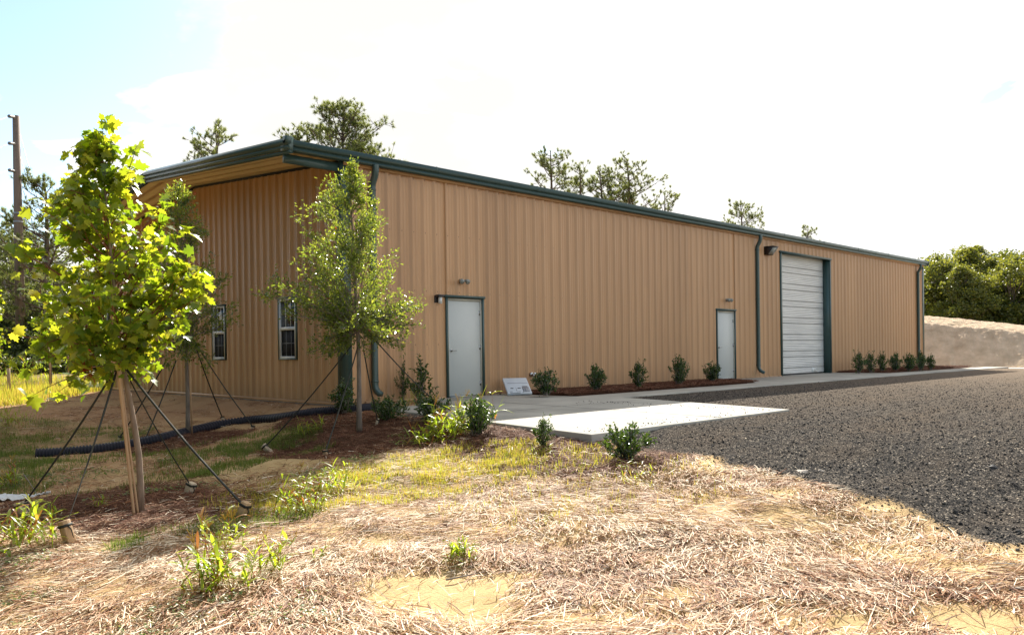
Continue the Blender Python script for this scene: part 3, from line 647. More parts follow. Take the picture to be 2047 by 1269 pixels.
# lid leaning against the wall
A_ = np.array([3.80, -.60, .004]); ab = np.array([.87, -.5, 0])*.56; nv = np.array([.5, .87, 0])*.50+np.array([0, 0, .33]); th = -np.cross(unit(ab), unit(nv))*.055
th = -th if th[1] > 0 else th
A_ = A_-th*0
LP = empty('leaning_lid', A_, 'white plastic lid with faint printed panel leaning on the wall right of the near door', 'lid')
q = MB(); q.obox((0, 0, 0), ab, nv, th); o = q.build('lid', M['panelw'], LP); bv = o.modifiers.new('b', 'BEVEL'); bv.width = .012; bv.segments = 2
def mark(mb, u0, u1, v0, v1, e=.002): mb.obox(ab*u0+nv*v0+th*(1+e/.055), ab*(u1-u0), nv*(v1-v0), th*.02)
q = MB(); mark(q, .18, .30, .30, .345); mark(q, .47, .60, .30, .345); mark(q, .68, .90, .40, .44); mark(q, .12, .22, .10, .12); mark(q, .45, .55, .10, .12); mark(q, .62, .66, .06, .08); mark(q, .4, .41, .08, .36); mark(q, .1, .52, .015, .035)
q.build('printed_text', M['print'], LP)
q = MB(); mark(q, .66, .94, .08, .38); mark(q, .12, .95, .64, .66); q.build('printed_table', M['print2'], LP)
q = MB()
for a in (.70, .80, .88):
    for b in (.12, .2, .28): mark(q, a, a+.035, b, b+.04, .004)
q.build('printed_mark', M['panelw'], LP)

# ------------------------------------------------------------------ scatter helpers
def inview(n, dmin, dmax, pw, xm=1.25):
    # ground points in front of the camera, denser near it, margin beyond the frame on both sides
    u = rng.random(n); d = (dmin**(2-pw)+u*(dmax**(2-pw)-dmin**(2-pw)))**(1/(2-pw))
    t = (rng.random(n)*2-1)*.64*xm
    fx, fy = unit(CF[:2]*1.0), unit(np.array([CR[0], CR[1]]))
    P = CAM[:2]+d[:, None]*fx+(d*t)[:, None]*fy
    return P[:, 0], P[:, 1]
def noise2(x, y, s_=1., seed=0):
    r_ = np.random.default_rng(seed); z = 0
    for k in range(9):
        a = r_.random()*6.28; fq = s_*(1+1.9*r_.random()*k/3+k*.35); z = z+np.sin(fq*(x*np.cos(a)+y*np.sin(a))+r_.random()*6.28+1.3*np.sin(fq*.7*(x*np.sin(a)-y*np.cos(a))))/(1+k*.35)
    return z/2.6
def ribbons(mb, x, y, z, L_, w, ang, tilt, tone, bend=.15):
    n = len(x); D = np.stack([np.cos(ang)*np.cos(tilt), np.sin(ang)*np.cos(tilt), np.sin(tilt)], 1)
    S_ = np.stack([-np.sin(ang), np.cos(ang), rng.normal(0, .35, n)], 1)
    C = np.stack([x, y, z], 1); up = np.array([0, 0, 1.])
    sb = S_*(bend*L_*rng.normal(0, 1, n))[:, None]
    a = C-D*(L_/2)[:, None]; b = C+sb+up*(np.abs(rng.normal(0, .004, n)))[:, None]; c = C+D*(L_/2)[:, None]
    hw = S_*(w/2)[:, None]
    V = np.stack([a-hw, a+hw, b-hw, b+hw, c-hw*.6, c+hw*.6], 1).reshape(-1, 3)
    F = (np.array([[0, 1, 3, 2], [2, 3, 5, 4]])[None]+(np.arange(n)*6)[:, None, None]).reshape(-1, 4)
    mb.add(V, F, np.repeat(tone, 6))
def inslab(x, y): return (x > -1.35+(y+7.33)*.19) & (y > -7.4)
SANDP = [(gpx(px_, py_)[:2], r_) for px_, py_, r_ in ((850, 1180, .40), (930, 1205, .36), (1000, 1165, .22), (1345, 1188, .15), (1950, 1245, .30), (1700, 1250, .18), (1420, 1010, .14), (470, 1085, .14), (240, 1090, .2), (760, 1085, .16), (1560, 985, .2))]
def sandy(x, y):
    s_ = np.zeros_like(x)
    for c, r_ in SANDP: s_ = np.maximum(s_, blob(x, y, c, r_, .25))
    return s_
# faded straw over the foreground
n = 360000; x, y = inview(n, 3.0, 12, .95)
den = np.clip(.62+.42*noise2(x, y, 2.4, 3), .06, 1)*(1-sandy(x, y)*.97)
edge = np.clip((gb_x(y)-x+.06-.26*noise2(x, y, 2.2, 9))/.3, 0, 1)
den *= edge*np.clip((-y-5.0+.5*noise2(x, y, 2, 5))/.7, 0, 1)*(1-.92*np.clip(f_mulch(x, y), 0, 1))*~inslab(x, y)
den *= 1-.45*blob(x, y, (-3.1, -6.4), 1.2, .8)
k = rng.random(n) < den; x, y = x[k], y[k]; n = len(x)
patch = noise2(x, y, 2.2, 11); ang = noise2(x, y, .9, 17)*1.6+rng.normal(0, .6, n)+.4
tone = np.clip(.58+.20*patch+rng.normal(0, .38, n), 0, 1)
q = MB(); thick = np.clip(.5+.5*noise2(x, y, 1.6, 3), 0, 1)
ribbons(q, x, y, H(x, y)+.004+rng.random(n)*.045*(.3+thick), rng.gamma(4, .023, n)+.03, rng.uniform(.0026, .0062, n), ang, rng.normal(0, .15, n), tone, .008)
tag(stuff(q.build('straw', M['straw'])), 'loose faded straw lying thickly over the sunlit foreground soil', 'straw')
# brown pine straw in the beds
n = 260000; x, y = inview(n, 5, 20, .9, 1.0)
m_ = f_mulch(x, y); k = (rng.random(n) < np.clip(m_*1.2-.1+.15*noise2(x, y, 3, 4), 0, 1)) & ~inslab(x, y) & (x < gb_x(y)+.1) & ~((x > -.1) & (y > -.2)); x, y = x[k], y[k]; n = len(x)
q = MB(); ribbons(q, x, y, H(x, y)+.004+rng.random(n)*.028, rng.uniform(.06, .2, n), rng.uniform(.003, .006, n), rng.random(n)*6.28, rng.normal(0, .2, n), np.clip(rng.normal(.5, .25, n), 0, 1), .12)
n = 26000; x = np.concatenate([rng.uniform(4.45, 13.0, n), rng.uniform(21.7, 31.3, n//2)]); y = rng.uniform(-1.98, -.06, len(x)); k = ~((x > 11.6) & (x < 14) & ((13.2-x)*.9-(-.1-y)*.55+.35 < .1)); x, y = x[k], y[k]
ribbons(q, x, y, .045+rng.random(len(x))*.02, rng.uniform(.1, .22, len(x)), rng.uniform(.005, .009, len(x)), rng.random(len(x))*6.28, rng.normal(0, .15, len(x)), np.clip(rng.normal(.5, .25, len(x)), 0, 1), .12)
tag(stuff(q.build('pine_straw', M['mulchn'])), 'reddish brown pine straw mulch in the planting beds and tree rings', 'mulch')
n = 220000; x, y = inview(n, 6, 24, 1.0, 1.05); k = (x < .0) & (y > -5.6) & (rng.random(n) < np.clip(.25+.8*noise2(x, y, 1.6, 61), .05, 1)) & ~inslab(x, y); x, y = x[k], y[k]; n = len(x)
q = MB(); ribbons(q, x, y, H(x, y)+.003+rng.random(n)*.012, rng.uniform(.06, .2, n), rng.uniform(.004, .008, n), rng.random(n)*6.28, rng.normal(0, .16, n), np.clip(rng.normal(.38, .28, n), 0, 1), .04)
tag(stuff(q.build('straw_litter', M['straw'])), 'thin scattered straw litter over the shaded swale', 'straw')
# loose stones on the gravel yard
oct_v = np.array([(1, 0, 0), (0, 1, 0), (-1, 0, 0), (0, -1, 0), (0, 0, .7), (0, 0, -.7)], float)
oct_f = [[0, 1, 4], [1, 2, 4], [2, 3, 4], [3, 0, 4], [1, 0, 5], [2, 1, 5], [3, 2, 5], [0, 3, 5]]
n = 330000; x, y = inview(n, 5.0, 36, 1.05, 1.1); g0 = gmask(x, y); dc = np.hypot(x-CAM[0], y-CAM[1])
k = (rng.random(n) < 1-sstep((dc-13)/20)) & (g0 > -.04-.55*rng.random(n)**2.6) & ~(inslab(x, y) & (x < 3.62+(y+7.33)*.28)) & (y < -3.1); x, y, g0 = x[k], y[k], g0[k]; n = len(x)
rd = lambda: np.stack([rng.normal(0, 1, n), rng.normal(0, 1, n), rng.normal(0, 1, n)], 1)
sz = rng.gamma(1.6, .0026, n)+.0025; sz = np.minimum(sz, .03)
q2 = 260; ex = rng.random(q2); ax2 = np.where(ex < .5, 3.5-rng.gamma(1.2, .25, q2), rng.uniform(-1.1, 3.4, q2)); ay2 = np.where(ex < .5, rng.uniform(-7.2, -3.2, q2), -7.25+rng.gamma(1.2, .16, q2))
q = MB(); n_, n = n, q2; s2_ = rng.uniform(.004, .012, q2); q.leaves(oct_v, oct_f, np.stack([ax2, ay2, s2_*.4], 1), rd(), rd(), s2_, rng.random(q2)*.7); n = n_
q.leaves(oct_v, oct_f, np.stack([x, y, H(x, y)+.012*np.clip(g0/.12, 0, 1)+sz*.25], 1), rd(), rd(), np.stack([sz, sz*rng.uniform(.6, 1.2, n), sz*rng.uniform(.5, .9, n)], 1), rng.random(n)**1.15)
tag(stuff(q.build('loose_gravel', M['stones'])), 'loose dark crushed asphalt stones strewn over the yard', 'gravel')

# ------------------------------------------------------------------ plants
blade = np.array([(-.5, 0, 0), (.5, 0, 0), (-.42, .5, .04), (.42, .5, .04), (0, 1, -.06)], float)
blade_f3 = [[0, 1, 3], [0, 3, 2], [2, 3, 4]]
def grass(n, xy, hgt, w, lean, mat, name, label, hvar=.4):
    x, y = xy; n = len(x); az = rng.random(n)*6.28; l_ = np.abs(rng.normal(0, lean, n))
    D = np.stack([np.cos(az)*np.sin(l_), np.sin(az)*np.sin(l_), np.cos(l_)], 1); Nn = np.stack([np.cos(az+rng.normal(0, .6, n)), np.sin(az+rng.normal(0, .6, n)), np.full(n, -.3)], 1)
    h_ = hgt*(1+hvar*rng.normal(0, 1, n)).clip(.3, 2.2)
    sh = blade.copy(); q = MB()
    sh[4, 2] = -.22; sh[2:4, 2] = -.03
    q.leaves(sh, blade_f3, np.stack([x, y, H(x, y)-.005], 1), D, Nn, np.stack([np.broadcast_to(w, (n,))*rng.uniform(.6, 1.4, n), h_, h_], 1), np.clip(rng.normal(.5, .28, n), 0, 1))
    return tag(stuff(q.build(name, mat)), label, 'grass')
def sc(n, c, r_, asp=(1, 1)): 
    a = rng.random(n)*6.28; d = np.sqrt(rng.random(n))*r_; return c[0]+np.cos(a)*d*asp[0], c[1]+np.sin(a)*d*asp[1]
def cat_(*l): return np.concatenate([a[0] for a in l]), np.concatenate([a[1] for a in l])
def keepn(xy, seed, s_, thr, tuft=True):
    x, y = xy; k = noise2(x, y, s_, seed)+rng.normal(0, .25, len(x)) > thr; return x[k], y[k]
# yellow grass on the sunlit mound
xy = keepn(cat_(sc(30000, (-3.3, -6.6), 1.45, (1.2, .8)), sc(7000, (-4.5, -6.2), .9), sc(3500, (-2.2, -7.6), .8), sc(2200, (-3.4, -8.6), 1.0), sc(1500, (-2.6, -9.0), .9)), 21, 6.5, -.02)
grass(0, xy, .062, .005, .85, M['grassy'], 'yellow_grass', 'short yellow-green grass on the sunlit mound in front of the concrete')
xy = keepn(cat_(sc(9000, (-3.1, -1.6), 1.3), sc(12000, (-4.6, 3.0), 2.0), sc(9000, (-6.2, .6), 1.5), sc(9000, (-6.6, -1.4), 1.2), sc(7000, (-5.5, 6), 2.4), sc(2200, (-5.2, -3.3), .8), sc(1600, (-4.0, -2.6), .7), sc(6000, (-5.5, -6.9), .8, (1.2, .5)), sc(6000, (-3.6, -3.6), .9, (1.3, .5)), sc(5000, (-2.6, -2.0), .8), sc(5000, (-4.6, -.8), 1.2)), 22, 2.6, .0)
grass(0, xy, .06, .006, .7, M['grassg'], 'green_grass', 'low green grass in patches across the shaded swale')
xy = cat_(sc(16000, (-5.5, 14.5), 5.0, (1, .8)), sc(6000, (-4, 22), 6, (1, .7)), sc(7000, (-1.5, 16), 4, (1, .7)))
grass(0, keepn(xy, 23, 1.2, -.5), .24, .016, .5, M['grassy'], 'tall_yellow_grass', 'tall sunlit yellow grass in front of the dark woods at left')
xy = cat_(sc(7000, (-6.3, 4.6), 1.3), sc(4500, (-7.4, 2.6), 1.2))
grass(0, xy, .34, .012, .5, M['grassg'], 'tall_green_grass', 'tall dark green grass at the left edge of the shaded slope')
# creeping ground cover
ell = np.array([(0, 0, 0), (.35, .35, .06), (.25, .8, .02), (0, 1, -.05), (-.25, .8, .02), (-.35, .35, .06)], float); ell_f = [[0, 1, 2, 3], [0, 3, 4, 5]]
def lowcover(spots, dens, size, name, label, mat):
    q = MB()
    for (px, py, r_) in spots:
        c = gpx(px, py); n = int(dens*r_*r_); x, y = sc(n, c, r_, (1.3, .8)); k = noise2(x, y, 5, 31)+rng.normal(0, .2, n) > -.1; x, y = x[k], y[k]; n = len(x); az = rng.random(n)*6.28
        D = np.stack([np.cos(az), np.sin(az), rng.uniform(-.1, .7, n)], 1); Nn = np.stack([rng.normal(0, .3, n), rng.normal(0, .3, n), np.ones(n)], 1)
        q.leaves(ell, ell_f, np.stack([x, y, H(x, y)+rng.random(n)*.05], 1), D, Nn, size*rng.uniform(.6, 1.3, n), rng.random(n))
    return tag(stuff(q.build(name, mat)), label, 'ground cover')
lowcover([(470, 1235, .42), (330, 1245, .3), (70, 1130, .35), (120, 1245, .2), (20, 1200, .25), (600, 1255, .2)], 5200, .022, 'creeping_weeds', 'creeping small-leaved weeds along the bottom left of the foreground', M['cover'])
lowcover([(225, 995, .25), (300, 985, .2), (400, 975, .25), (620, 950, .3), (700, 925, .3), (820, 885, .25), (870, 880, .2), (560, 985, .2), (800, 875, .15)], 2600, .03, 'leafy_seedlings', 'pale leafy seedlings growing along the crest of the mound', M['cover'])
lowcover([(120, 960, .5), (60, 950, .4), (300, 930, .4), (620, 855, .4)], 1800, .035, 'swale_weeds', 'dark low weeds on the sandy floor of the swale', M['grassg'])

# broad-bladed weeds, each clump one thing
def blade_strip(q, P0, az, L_, w, droop, rise, tone, segs=4):
    t = np.linspace(0, 1, segs+1); d = np.array([math.cos(az), math.sin(az), 0]); s_ = np.array([-math.sin(az), math.cos(az), 0])
    C = P0+np.outer(t*L_*math.cos(rise), d)+np.outer(t*L_*math.sin(rise)-droop*L_*t*t, [0, 0, 1])
    W_ = w*np.sin(np.pi*np.clip(.12+.88*t, 0, 1))**.8; W_[-1] = w*.04
    V = np.stack([C-s_*W_[:, None]/2+np.array([0, 0, .12*w]), C, C+s_*W_[:, None]/2+np.array([0, 0, .12*w])], 1).reshape(-1, 3)
    F = [[3*k, 3*k+1, 3*k+4, 3*k+3] for k in range(segs)]+[[3*k+1, 3*k+2, 3*k+5, 3*k+4] for k in range(segs)]
    q.add(V, np.array(F), tone)
def weed(c, nst, hgt, bl, bw_, spread, label, seedheads=0, red=.25):
    root = empty('grass_weed', c, label, 'weed', 'broad-bladed weeds')
    q = MB(); s_ = MB(); sh_ = MB()
    for k in range(nst):
        az = rng.random()*6.28; le = abs(rng.normal(.45, .35)); h_ = hgt*rng.uniform(.5, 1.1)
        b0 = np.array([rng.normal(0, spread*.35), rng.normal(0, spread*.35), 0]); b0[2] = H(c[0]+b0[0], c[1]+b0[1])-c[2]-.01
        tip = b0+np.array([math.cos(az)*math.sin(le), math.sin(az)*math.sin(le), math.cos(le)])*h_
        mid = (b0+tip)/2+np.array([0, 0, .04*h_]); s_.tube([b0, mid, tip], [.0032, .0026, .0015], 4, rng.uniform(.86, 1.) if rng.random() < .6 else .7, cap=False)
        for m_ in range(int(rng.integers(4, 8))):
            t = rng.uniform(.15, 1); p = b0*(1-t)**2+2*mid*t*(1-t)+tip*t*t
            blade_strip(q, p, rng.random()*6.28 if m_ else az, 1.2*bl*rng.uniform(.55, 1.15), 1.0*bw_*rng.uniform(.7, 1.2), rng.uniform(.1, .7), rng.uniform(.3, 1.25), np.clip(rng.beta(2, 2.2)*.85 if rng.random() > red*.4 else rng.uniform(.86, 1), 0, 1))
        if k < seedheads:
            for m_ in range(14):
                a2 = rng.random()*6.28; e = tip+np.array([math.cos(a2)*.5, math.sin(a2)*.5, rng.uniform(.4, 1.2)])*hgt*.22; sh_.tube([tip, (tip+e)/2+np.array([0, 0, .01]), e], [.0012, .001, .0022], 3, .85, cap=False)
    q.build('blade', M['weed'], root); s_.build('stem', M['weed'], root)
    if seedheads: sh_.build('seed_head', M['grassy'], root)
weed(gpx(460, 1170), 30, .33, .15, .022, .36, 'largest bright yellow-green broad-bladed weed on the straw in front of the trees', 5)
weed(gpx(448, 1105), 14, .30, .12, .017, .2, 'reddish-stemmed weed clump just behind the largest foreground weed', 5)
weed(gpx(555, 1140), 10, .26, .12, .014, .15, 'leaning weed clump right of the largest foreground weed', 2)
weed(gpx(922, 1125), 15, .15, .12, .014, .12, 'small lone spiky green weed above the bare sand patch')
weed(gpx(600, 1030), 24, .34, .14, .02, .4, 'yellow-green weed clump on the mound right of the rightmost foreground stake', 3)
weed(gpx(665, 985), 22, .3, .14, .018, .5, 'weed clump on the shadow edge behind the mound of straw', 4)
weed(gpx(34, 1098), 34, .34, .17, .026, .42, 'tall orange-tinged broad weed at the left edge of the foreground', 2, .6)
weed(gpx(85, 1040), 9, .17, .12, .010, .2, 'weed clump with long arching blades between the two left stakes')
weed(gpx(12, 975), 9, .32, .14, .018, .2, 'pale dry weed with drooping tips at the far left beside the white sheet', 4, .8)
weed(gpx(632, 1125), 4, .16, .07, .01, .06, 'thin little weed standing in the straw right of the foreground weeds')
weed(gpx(905, 866), 46, .44, .2, .022, .6, 'tall light green weed with feathery seed heads beside the concrete corner', 12)
weed(gpx(870, 884), 30, .26, .17, .022, .6, 'leafy bright weed in front of the tall seed-headed weed')
weed(gpx(625, 862), 12, .26, .16, .01, .2, 'tuft of fine green grass between the strap stakes of the middle tree')
weed(gpx(1275, 955), 9, .13, .1, .008, .3, 'sunlit grass tuft in front of the nearest shrub by the gravel')
weed(gpx(1080, 910), 7, .14, .1, .008, .15, 'grass tuft growing at the foot of the small shrub by the concrete corner')
weed(gpx(810, 815), 16, .3, .2, .006, .25, 'fine grey-green grass tuft under the wall beside the dark shrubs')
weed(gpx(195, 1015), 5, .12, .08, .012, .1, 'small weed left of the maple trunk foot')
weed(gpx(20, 850), 26, .5, .3, .012, .6, 'tall dark green grass clump at the left edge above the black pipe')
weed(gpx(40, 762), 22, 1.1, .4, .03, 1.3, 'tall feathery green weeds at the foot of the utility pole', 6)

# generic tree
def qbez(a, b, c, n): t = np.linspace(0, 1, n)[:, None]; return a*(1-t)**2+2*b*t*(1-t)+c*t*t
def make_tree(name, label, cat, base, trunk, tr, tab, nb, rise, leaf, mats, group=None, sub=4, bark_r=.012, inner=.35, seed=1, dep=None, droop=0., red=None, low=None, twl=.16):
    """trunk: list of world points bottom to top; tab: (height above base, left reach, right reach) in metres"""
    global rng
    keep_ = rng; rng = np.random.default_rng(seed)
    root = empty(name, base, label, cat, group)
    T = np.array(trunk)-base; hs = T[:, 2]
    def tp(h): return np.array([np.interp(h, hs, T[:, 0]), np.interp(h, hs, T[:, 1]), h])
    tb = np.array(tab); rl = lambda h: np.interp(h, tb[:, 0], tb[:, 1]); rr = lambda h: np.interp(h, tb[:, 0], tb[:, 2])
    q = MB(); hh = np.linspace(0, hs[-1], 14); q.tube([tp(h) for h in hh], [np.interp(h/hs[-1], [0, .03, .1, 1], [tr*1.35, tr*1.1, tr, tr*.16]) for h in hh], 10)
    q.build('trunk', M[mats[0]], root, True)
    br = MB(); C, D, TN = [], [], []
    for k in range(nb):
        he = np.interp((k+rng.random())/nb, [0, 1], [tb[0, 0], tb[-1, 0]]); 
        if k > nb*.96: he = tb[-1, 0]*rng.uniform(.93, 1)
        a = rng.random()*6.28 if dep is None else (k*2.4+rng.normal(0, .5)); ca = math.cos(a)
        R_ = (rr(he) if ca > 0 else rl(he))*abs(ca)+(rr(he)+rl(he))/2*(1-abs(ca))
        R_ *= rng.uniform(inner, 1.) if k % 3 else 1.
        d = np.array([CR[0], CR[1], 0])*ca+np.array([CF[0], CF[1], 0])*math.sin(a)
        end = tp(he)+d*R_; hs0 = max(he-rise*R_-.05, hs[-1]*(low if low else .0)+ (tb[0, 0]*.6 if not low else 0)); st = tp(min(hs0, hs[-1]*.97))
        mid = (st+end)/2+np.array([0, 0, .10*R_])*(1 if droop <= 0 else 1.5)-d*R_*.05+rng.normal(0, .04*R_+.005, 3)
        P = qbez(st, mid, end, 7); br.tube(P, np.linspace(bark_r*(.4+R_*.6), .0025, 7), 5, cap=False)
        nseg = max(2, int(sub*(.12+1.25*R_)))
        for m_ in range(nseg):
            t = rng.uniform(.22, 1.); p = P[int(t*6)] if t < 1 else P[-1]; p = st*(1-t)**2+2*mid*t*(1-t)+end*t*t
            dd = unit(unit(end-st)*.8+rng.normal(0, .55, 3)+np.array([0, 0, .25-droop])); l_ = rng.uniform(.4, 1.2)*twl*min(1, .3+R_*1.1)
            e = p+dd*l_; br.tube([p, p+dd*l_*.5+rng.normal(0, .01, 3), e], [.004, .003, .0015], 3, cap=False)
            C.append((p, e, dd)); 
        C.append((P[4], end, unit(end-P[4])))
    br.build('branch', M[mats[1]], root, True)
    q = MB(); leaf(q, C); q.build('crown', M[mats[2]], root)
    rng = keep_
    return root
ml = np.array([(0, 0), (.16, -.07), (.40, -.02), (.30, .14), (.60, .36), (.50, .43), (.64, .60), (.36, .56), (.26, .62), (.30, .84), (.16, .80), (0, 1.05)], float)
ml = np.vstack([ml, ml[1:-1][::-1]*np.array([-1, 1])]); mz = np.abs(ml[:, 0])*.22-.16*(ml[:, 1])**2
mshape = np.vstack([[0, .32, -.02], np.column_stack([ml, mz])]); mf = [[0, k+1, (k+1) % len(ml)+1] for k in range(len(ml))]
def maple_leaf(nper, size, redc=True):
    def f(q, C):
        Cs, Ds, Ns, Ss, Ts = [], [], [], [], []
        for (p, e, dd) in C:
            for k in range(nper):
                t = rng.uniform(.15, 1.1); c = p+(e-p)*t+rng.normal(0, .038, 3); az = rng.random()*6.28
                Ds.append(unit(np.array([math.cos(az), math.sin(az), rng.uniform(-1.3, .1)])+dd*.3)); Ns.append(unit(rng.normal(0, .55, 3)+np.array([0, 0, .75]))); Cs.append(c)
                Ss.append(size*rng.uniform(.55, 1.2)); Ts.append(np.clip(rng.beta(2.0, 1.9)*.90, 0, .86))
        q.leaves(mshape, mf, np.array(Cs), np.array(Ds), np.array(Ns), np.array(Ss), np.array(Ts))
    return f
def small_leaf(nper, size, asp=.42, spread=.03, red=0.):
    def f(q, C):
        P = np.array([c[0] for c in C]); E_ = np.array([c[1] for c in C]); Dd = np.array([c[2] for c in C])
        i = np.repeat(np.arange(len(C)), nper); n = len(i); t = rng.uniform(0, 1.15, n)[:, None]
        c = P[i]+(E_[i]-P[i])*t+rng.normal(0, spread, (n, 3)); d = Dd[i]+rng.normal(0, .75, (n, 3)); s_ = size*rng.uniform(.5, 1.25, n)
        sh = ell.copy(); q.leaves(sh, ell_f, c, d, rng.normal(0, .8, (n, 3))+np.array([0, 0, .6]), np.stack([s_*asp/.35*.5, s_, s_], 1), np.where(rng.random(n) < red, 1., np.clip(rng.normal(.45, .24, n), 0, .96)))
    return f
def pxtab(dd, base_y, xc, rows):   # silhouette read off the photograph, in metres about the trunk
    k = dd/FPX; return [((base_y-y)*k, (xc(y)-l)*k, (r-xc(y))*k) for (y, l, r) in rows]
# 1 maple
b1 = gpx(280, 1027); d1 = (b1-CAM)@CF
tk = [b1]+[atd(x, y, d1) for x, y in ((281, 975), (280, 926), (268, 847), (256, 780), (245, 728), (230, 600), (216, 450), (206, 330), (203, 272))]
xc = lambda y: np.interp(-y, [-1026, -980, -900, -800, -728, -600, -450, -330, -250], [280, 281, 276, 259, 245, 230, 216, 206, 203])
rows = [(735, 110, 300), (700, 75, 368), (650, 58, 388), (590, 52, 408), (550, 60, 392), (500, 72, 362), (450, 92, 335), (400, 120, 290), (350, 150, 248), (310, 178, 226), (285, 190, 216), (268, 197, 210)]
mt = make_tree('maple_tree', 'young staked maple with large bright yellow-green leaves, nearest tree at left', 'tree', b1, tk, .029, pxtab(d1, 1026, xc, rows), 88, .75,
          maple_leaf(3, .098), ('bark', 'barkr', 'maple'), 'young staked trees', sub=12, seed=5, low=.42, inner=.42, twl=.22)
# hanging lower branch with dead brown leaves
q = MB(); hb_ = []
P0 = atd(244, 735, d1)-b1
for (x, y, dd_) in ((60, 805, -.3), (110, 800, .0), (165, 800, .2), (180, 770, .1), (300, 760, -.2), (285, 770, .2), (215, 780, -.1), (130, 770, .3)):
    e = atd(x, y-12, d1+dd_)-b1; mid = (P0+e)/2+np.array([0, 0, .12]); P = qbez(P0, mid, e, 7); q.tube(P, np.linspace(.007, .002, 7), 4, cap=False); hb_ += [(P[3], P[5], unit(e-P0)), (P[5], P[6], unit(e-P0))]
for (xa_, ya_, xb_, yb_, dd_) in ((214, 440, 274, 292, .1), (216, 420, 262, 345, -.2), (205, 330, 206, 250, 0), (206, 345, 190, 262, .1), (205, 400, 142, 298, -.1), (212, 430, 128, 345, .2), (225, 520, 330, 400, .1), (228, 560, 372, 452, -.1), (235, 640, 398, 560, .15), (215, 480, 100, 400, .1)):
    a_ = atd(xa_, ya_, d1)-b1; e = atd(xb_, yb_, d1+dd_)-b1; mid = (a_+e)/2+(e-a_)@CR*CR*.12; P = qbez(a_, mid, e, 7); q.tube(P, np.linspace(.008, .002, 7), 4, cap=False)
    hb_ += [(P[2], P[3], unit(e-a_)), (P[3], P[4], unit(e-a_)), (P[4], P[5], unit(e-a_)), (P[5], P[6], unit(e-a_)), (P[5], P[6], unit(e-a_))]
q.build('branch', M['barkr'], mt)
q = MB(); r0 = rng; rng = np.random.default_rng(3); maple_leaf(3, .115)(q, hb_); rng = r0; q.build('leaf_cluster', M['maple'], mt)
q = MB(); n = 20; t = np.linspace(0, 1, n); cc_ = np.array([atd(np.interp(u, [0, 1], [158, 178])+rng.normal(0, 6), np.interp(u, [0, 1], [690, 755]), d1-.3)-b1 for u in t])
q.leaves(mshape, mf, cc_, rng.normal(0, .5, (n, 3))+np.array([0, 0, -1.]), rng.normal(0, 1, (n, 3)), np.full(n, .055), rng.uniform(.92, 1, n)); q.build('dead_leaves', M['maple'], mt)
# bamboo poles tied beside the maple
for k, (xa, ya, xb, yb, dd_, r_, lb) in enumerate(((268, 1030, 235, 728, -.12, .013, 'front bamboo pole standing against the maple trunk'), (276, 1026, 239, 740, -.08, .010, 'thinner bamboo pole crossing between the front pole and the maple trunk'))):
    a = atd(xa, ya, d1+dd_); b = atd(xb, yb, d1+dd_); b = a+(b-a)*1.03; q = MB(); tt = np.linspace(0, 1, 40); q.tube([a+(b-a)*t for t in tt], [r_*(1.12 if i % 5 == 0 else 1) for i in range(40)], 9); q.build('bamboo_pole', M['bamboo'], None, True, loc=a); tag(bpy.data.objects[-1] if False else COL.objects[-1], lb, 'pole', 'bamboo poles by the maple')
# 2 small-leaved oak by the corner
b2 = gpx(718, 864); d2 = (b2-CAM)@CF
tk = [b2]+[atd(x, y, d2) for x, y in ((718, 780), (717, 700), (712, 600), (706, 480), (700, 400), (697, 330))]
xc = lambda y: np.interp(-y, [-864, -700, -600, -480, -400, -330], [718, 717, 712, 706, 700, 697])
rows = [(712, 655, 765), (690, 600, 800), (650, 565, 835), (605, 530, 838), (560, 545, 828), (520, 570, 812), (480, 585, 785), (440, 600, 765), (400, 620, 745), (360, 645, 722), (335, 668, 712), (322, 684, 704)]
make_tree('oak_tree', 'slender small-leaved oak with glossy green crown in front of the building corner', 'tree', b2, tk, .038, pxtab(d2, 864, xc, rows), 135, 1.0,
          small_leaf(18, .050, .44, .038, .002), ('barkg', 'barkg', 'oak'), 'young staked trees', sub=10, seed=11, bark_r=.010, inner=.4, low=.38, twl=.2)
# 3 shaded oak in front of the gable
b3 = gpx(376, 868); d3 = (b3-CAM)@CF
tk = [b3]+[atd(x, y, d3) for x, y in ((375, 780), (372, 700), (368, 600), (362, 480), (358, 420), (355, 365))]
xc = lambda y: np.interp(-y, [-868, -700, -600, -480, -365], [376, 372, 368, 362, 355])
rows = [(735, 330, 420), (700, 315, 440), (660, 305, 460), (620, 298, 475), (580, 300, 462), (530, 305, 440), (480, 295, 415), (440, 305, 402), (410, 320, 385), (385, 335, 376), (362, 347, 364)]
make_tree('oak_tree', 'darker small-leaved oak standing in the shade before the gable windows', 'tree', b3, tk, .036, pxtab(d3, 868, xc, rows), 105, .9,
          small_leaf(15, .062, .38, .04, .003), ('barkg', 'barkg', 'oak'), 'young staked trees', sub=9, seed=12, bark_r=.010, inner=.3, low=.38, twl=.22)
a = atd(384, 866, d3-.05); b = atd(378, 700, d3-.05); q = MB(); q.tube([a, (a+b)/2, b], .013, 8); tag(q.build('bamboo_pole', M['bamboo'], None, True, loc=a), 'bamboo pole beside the trunk of the shaded oak', 'pole')
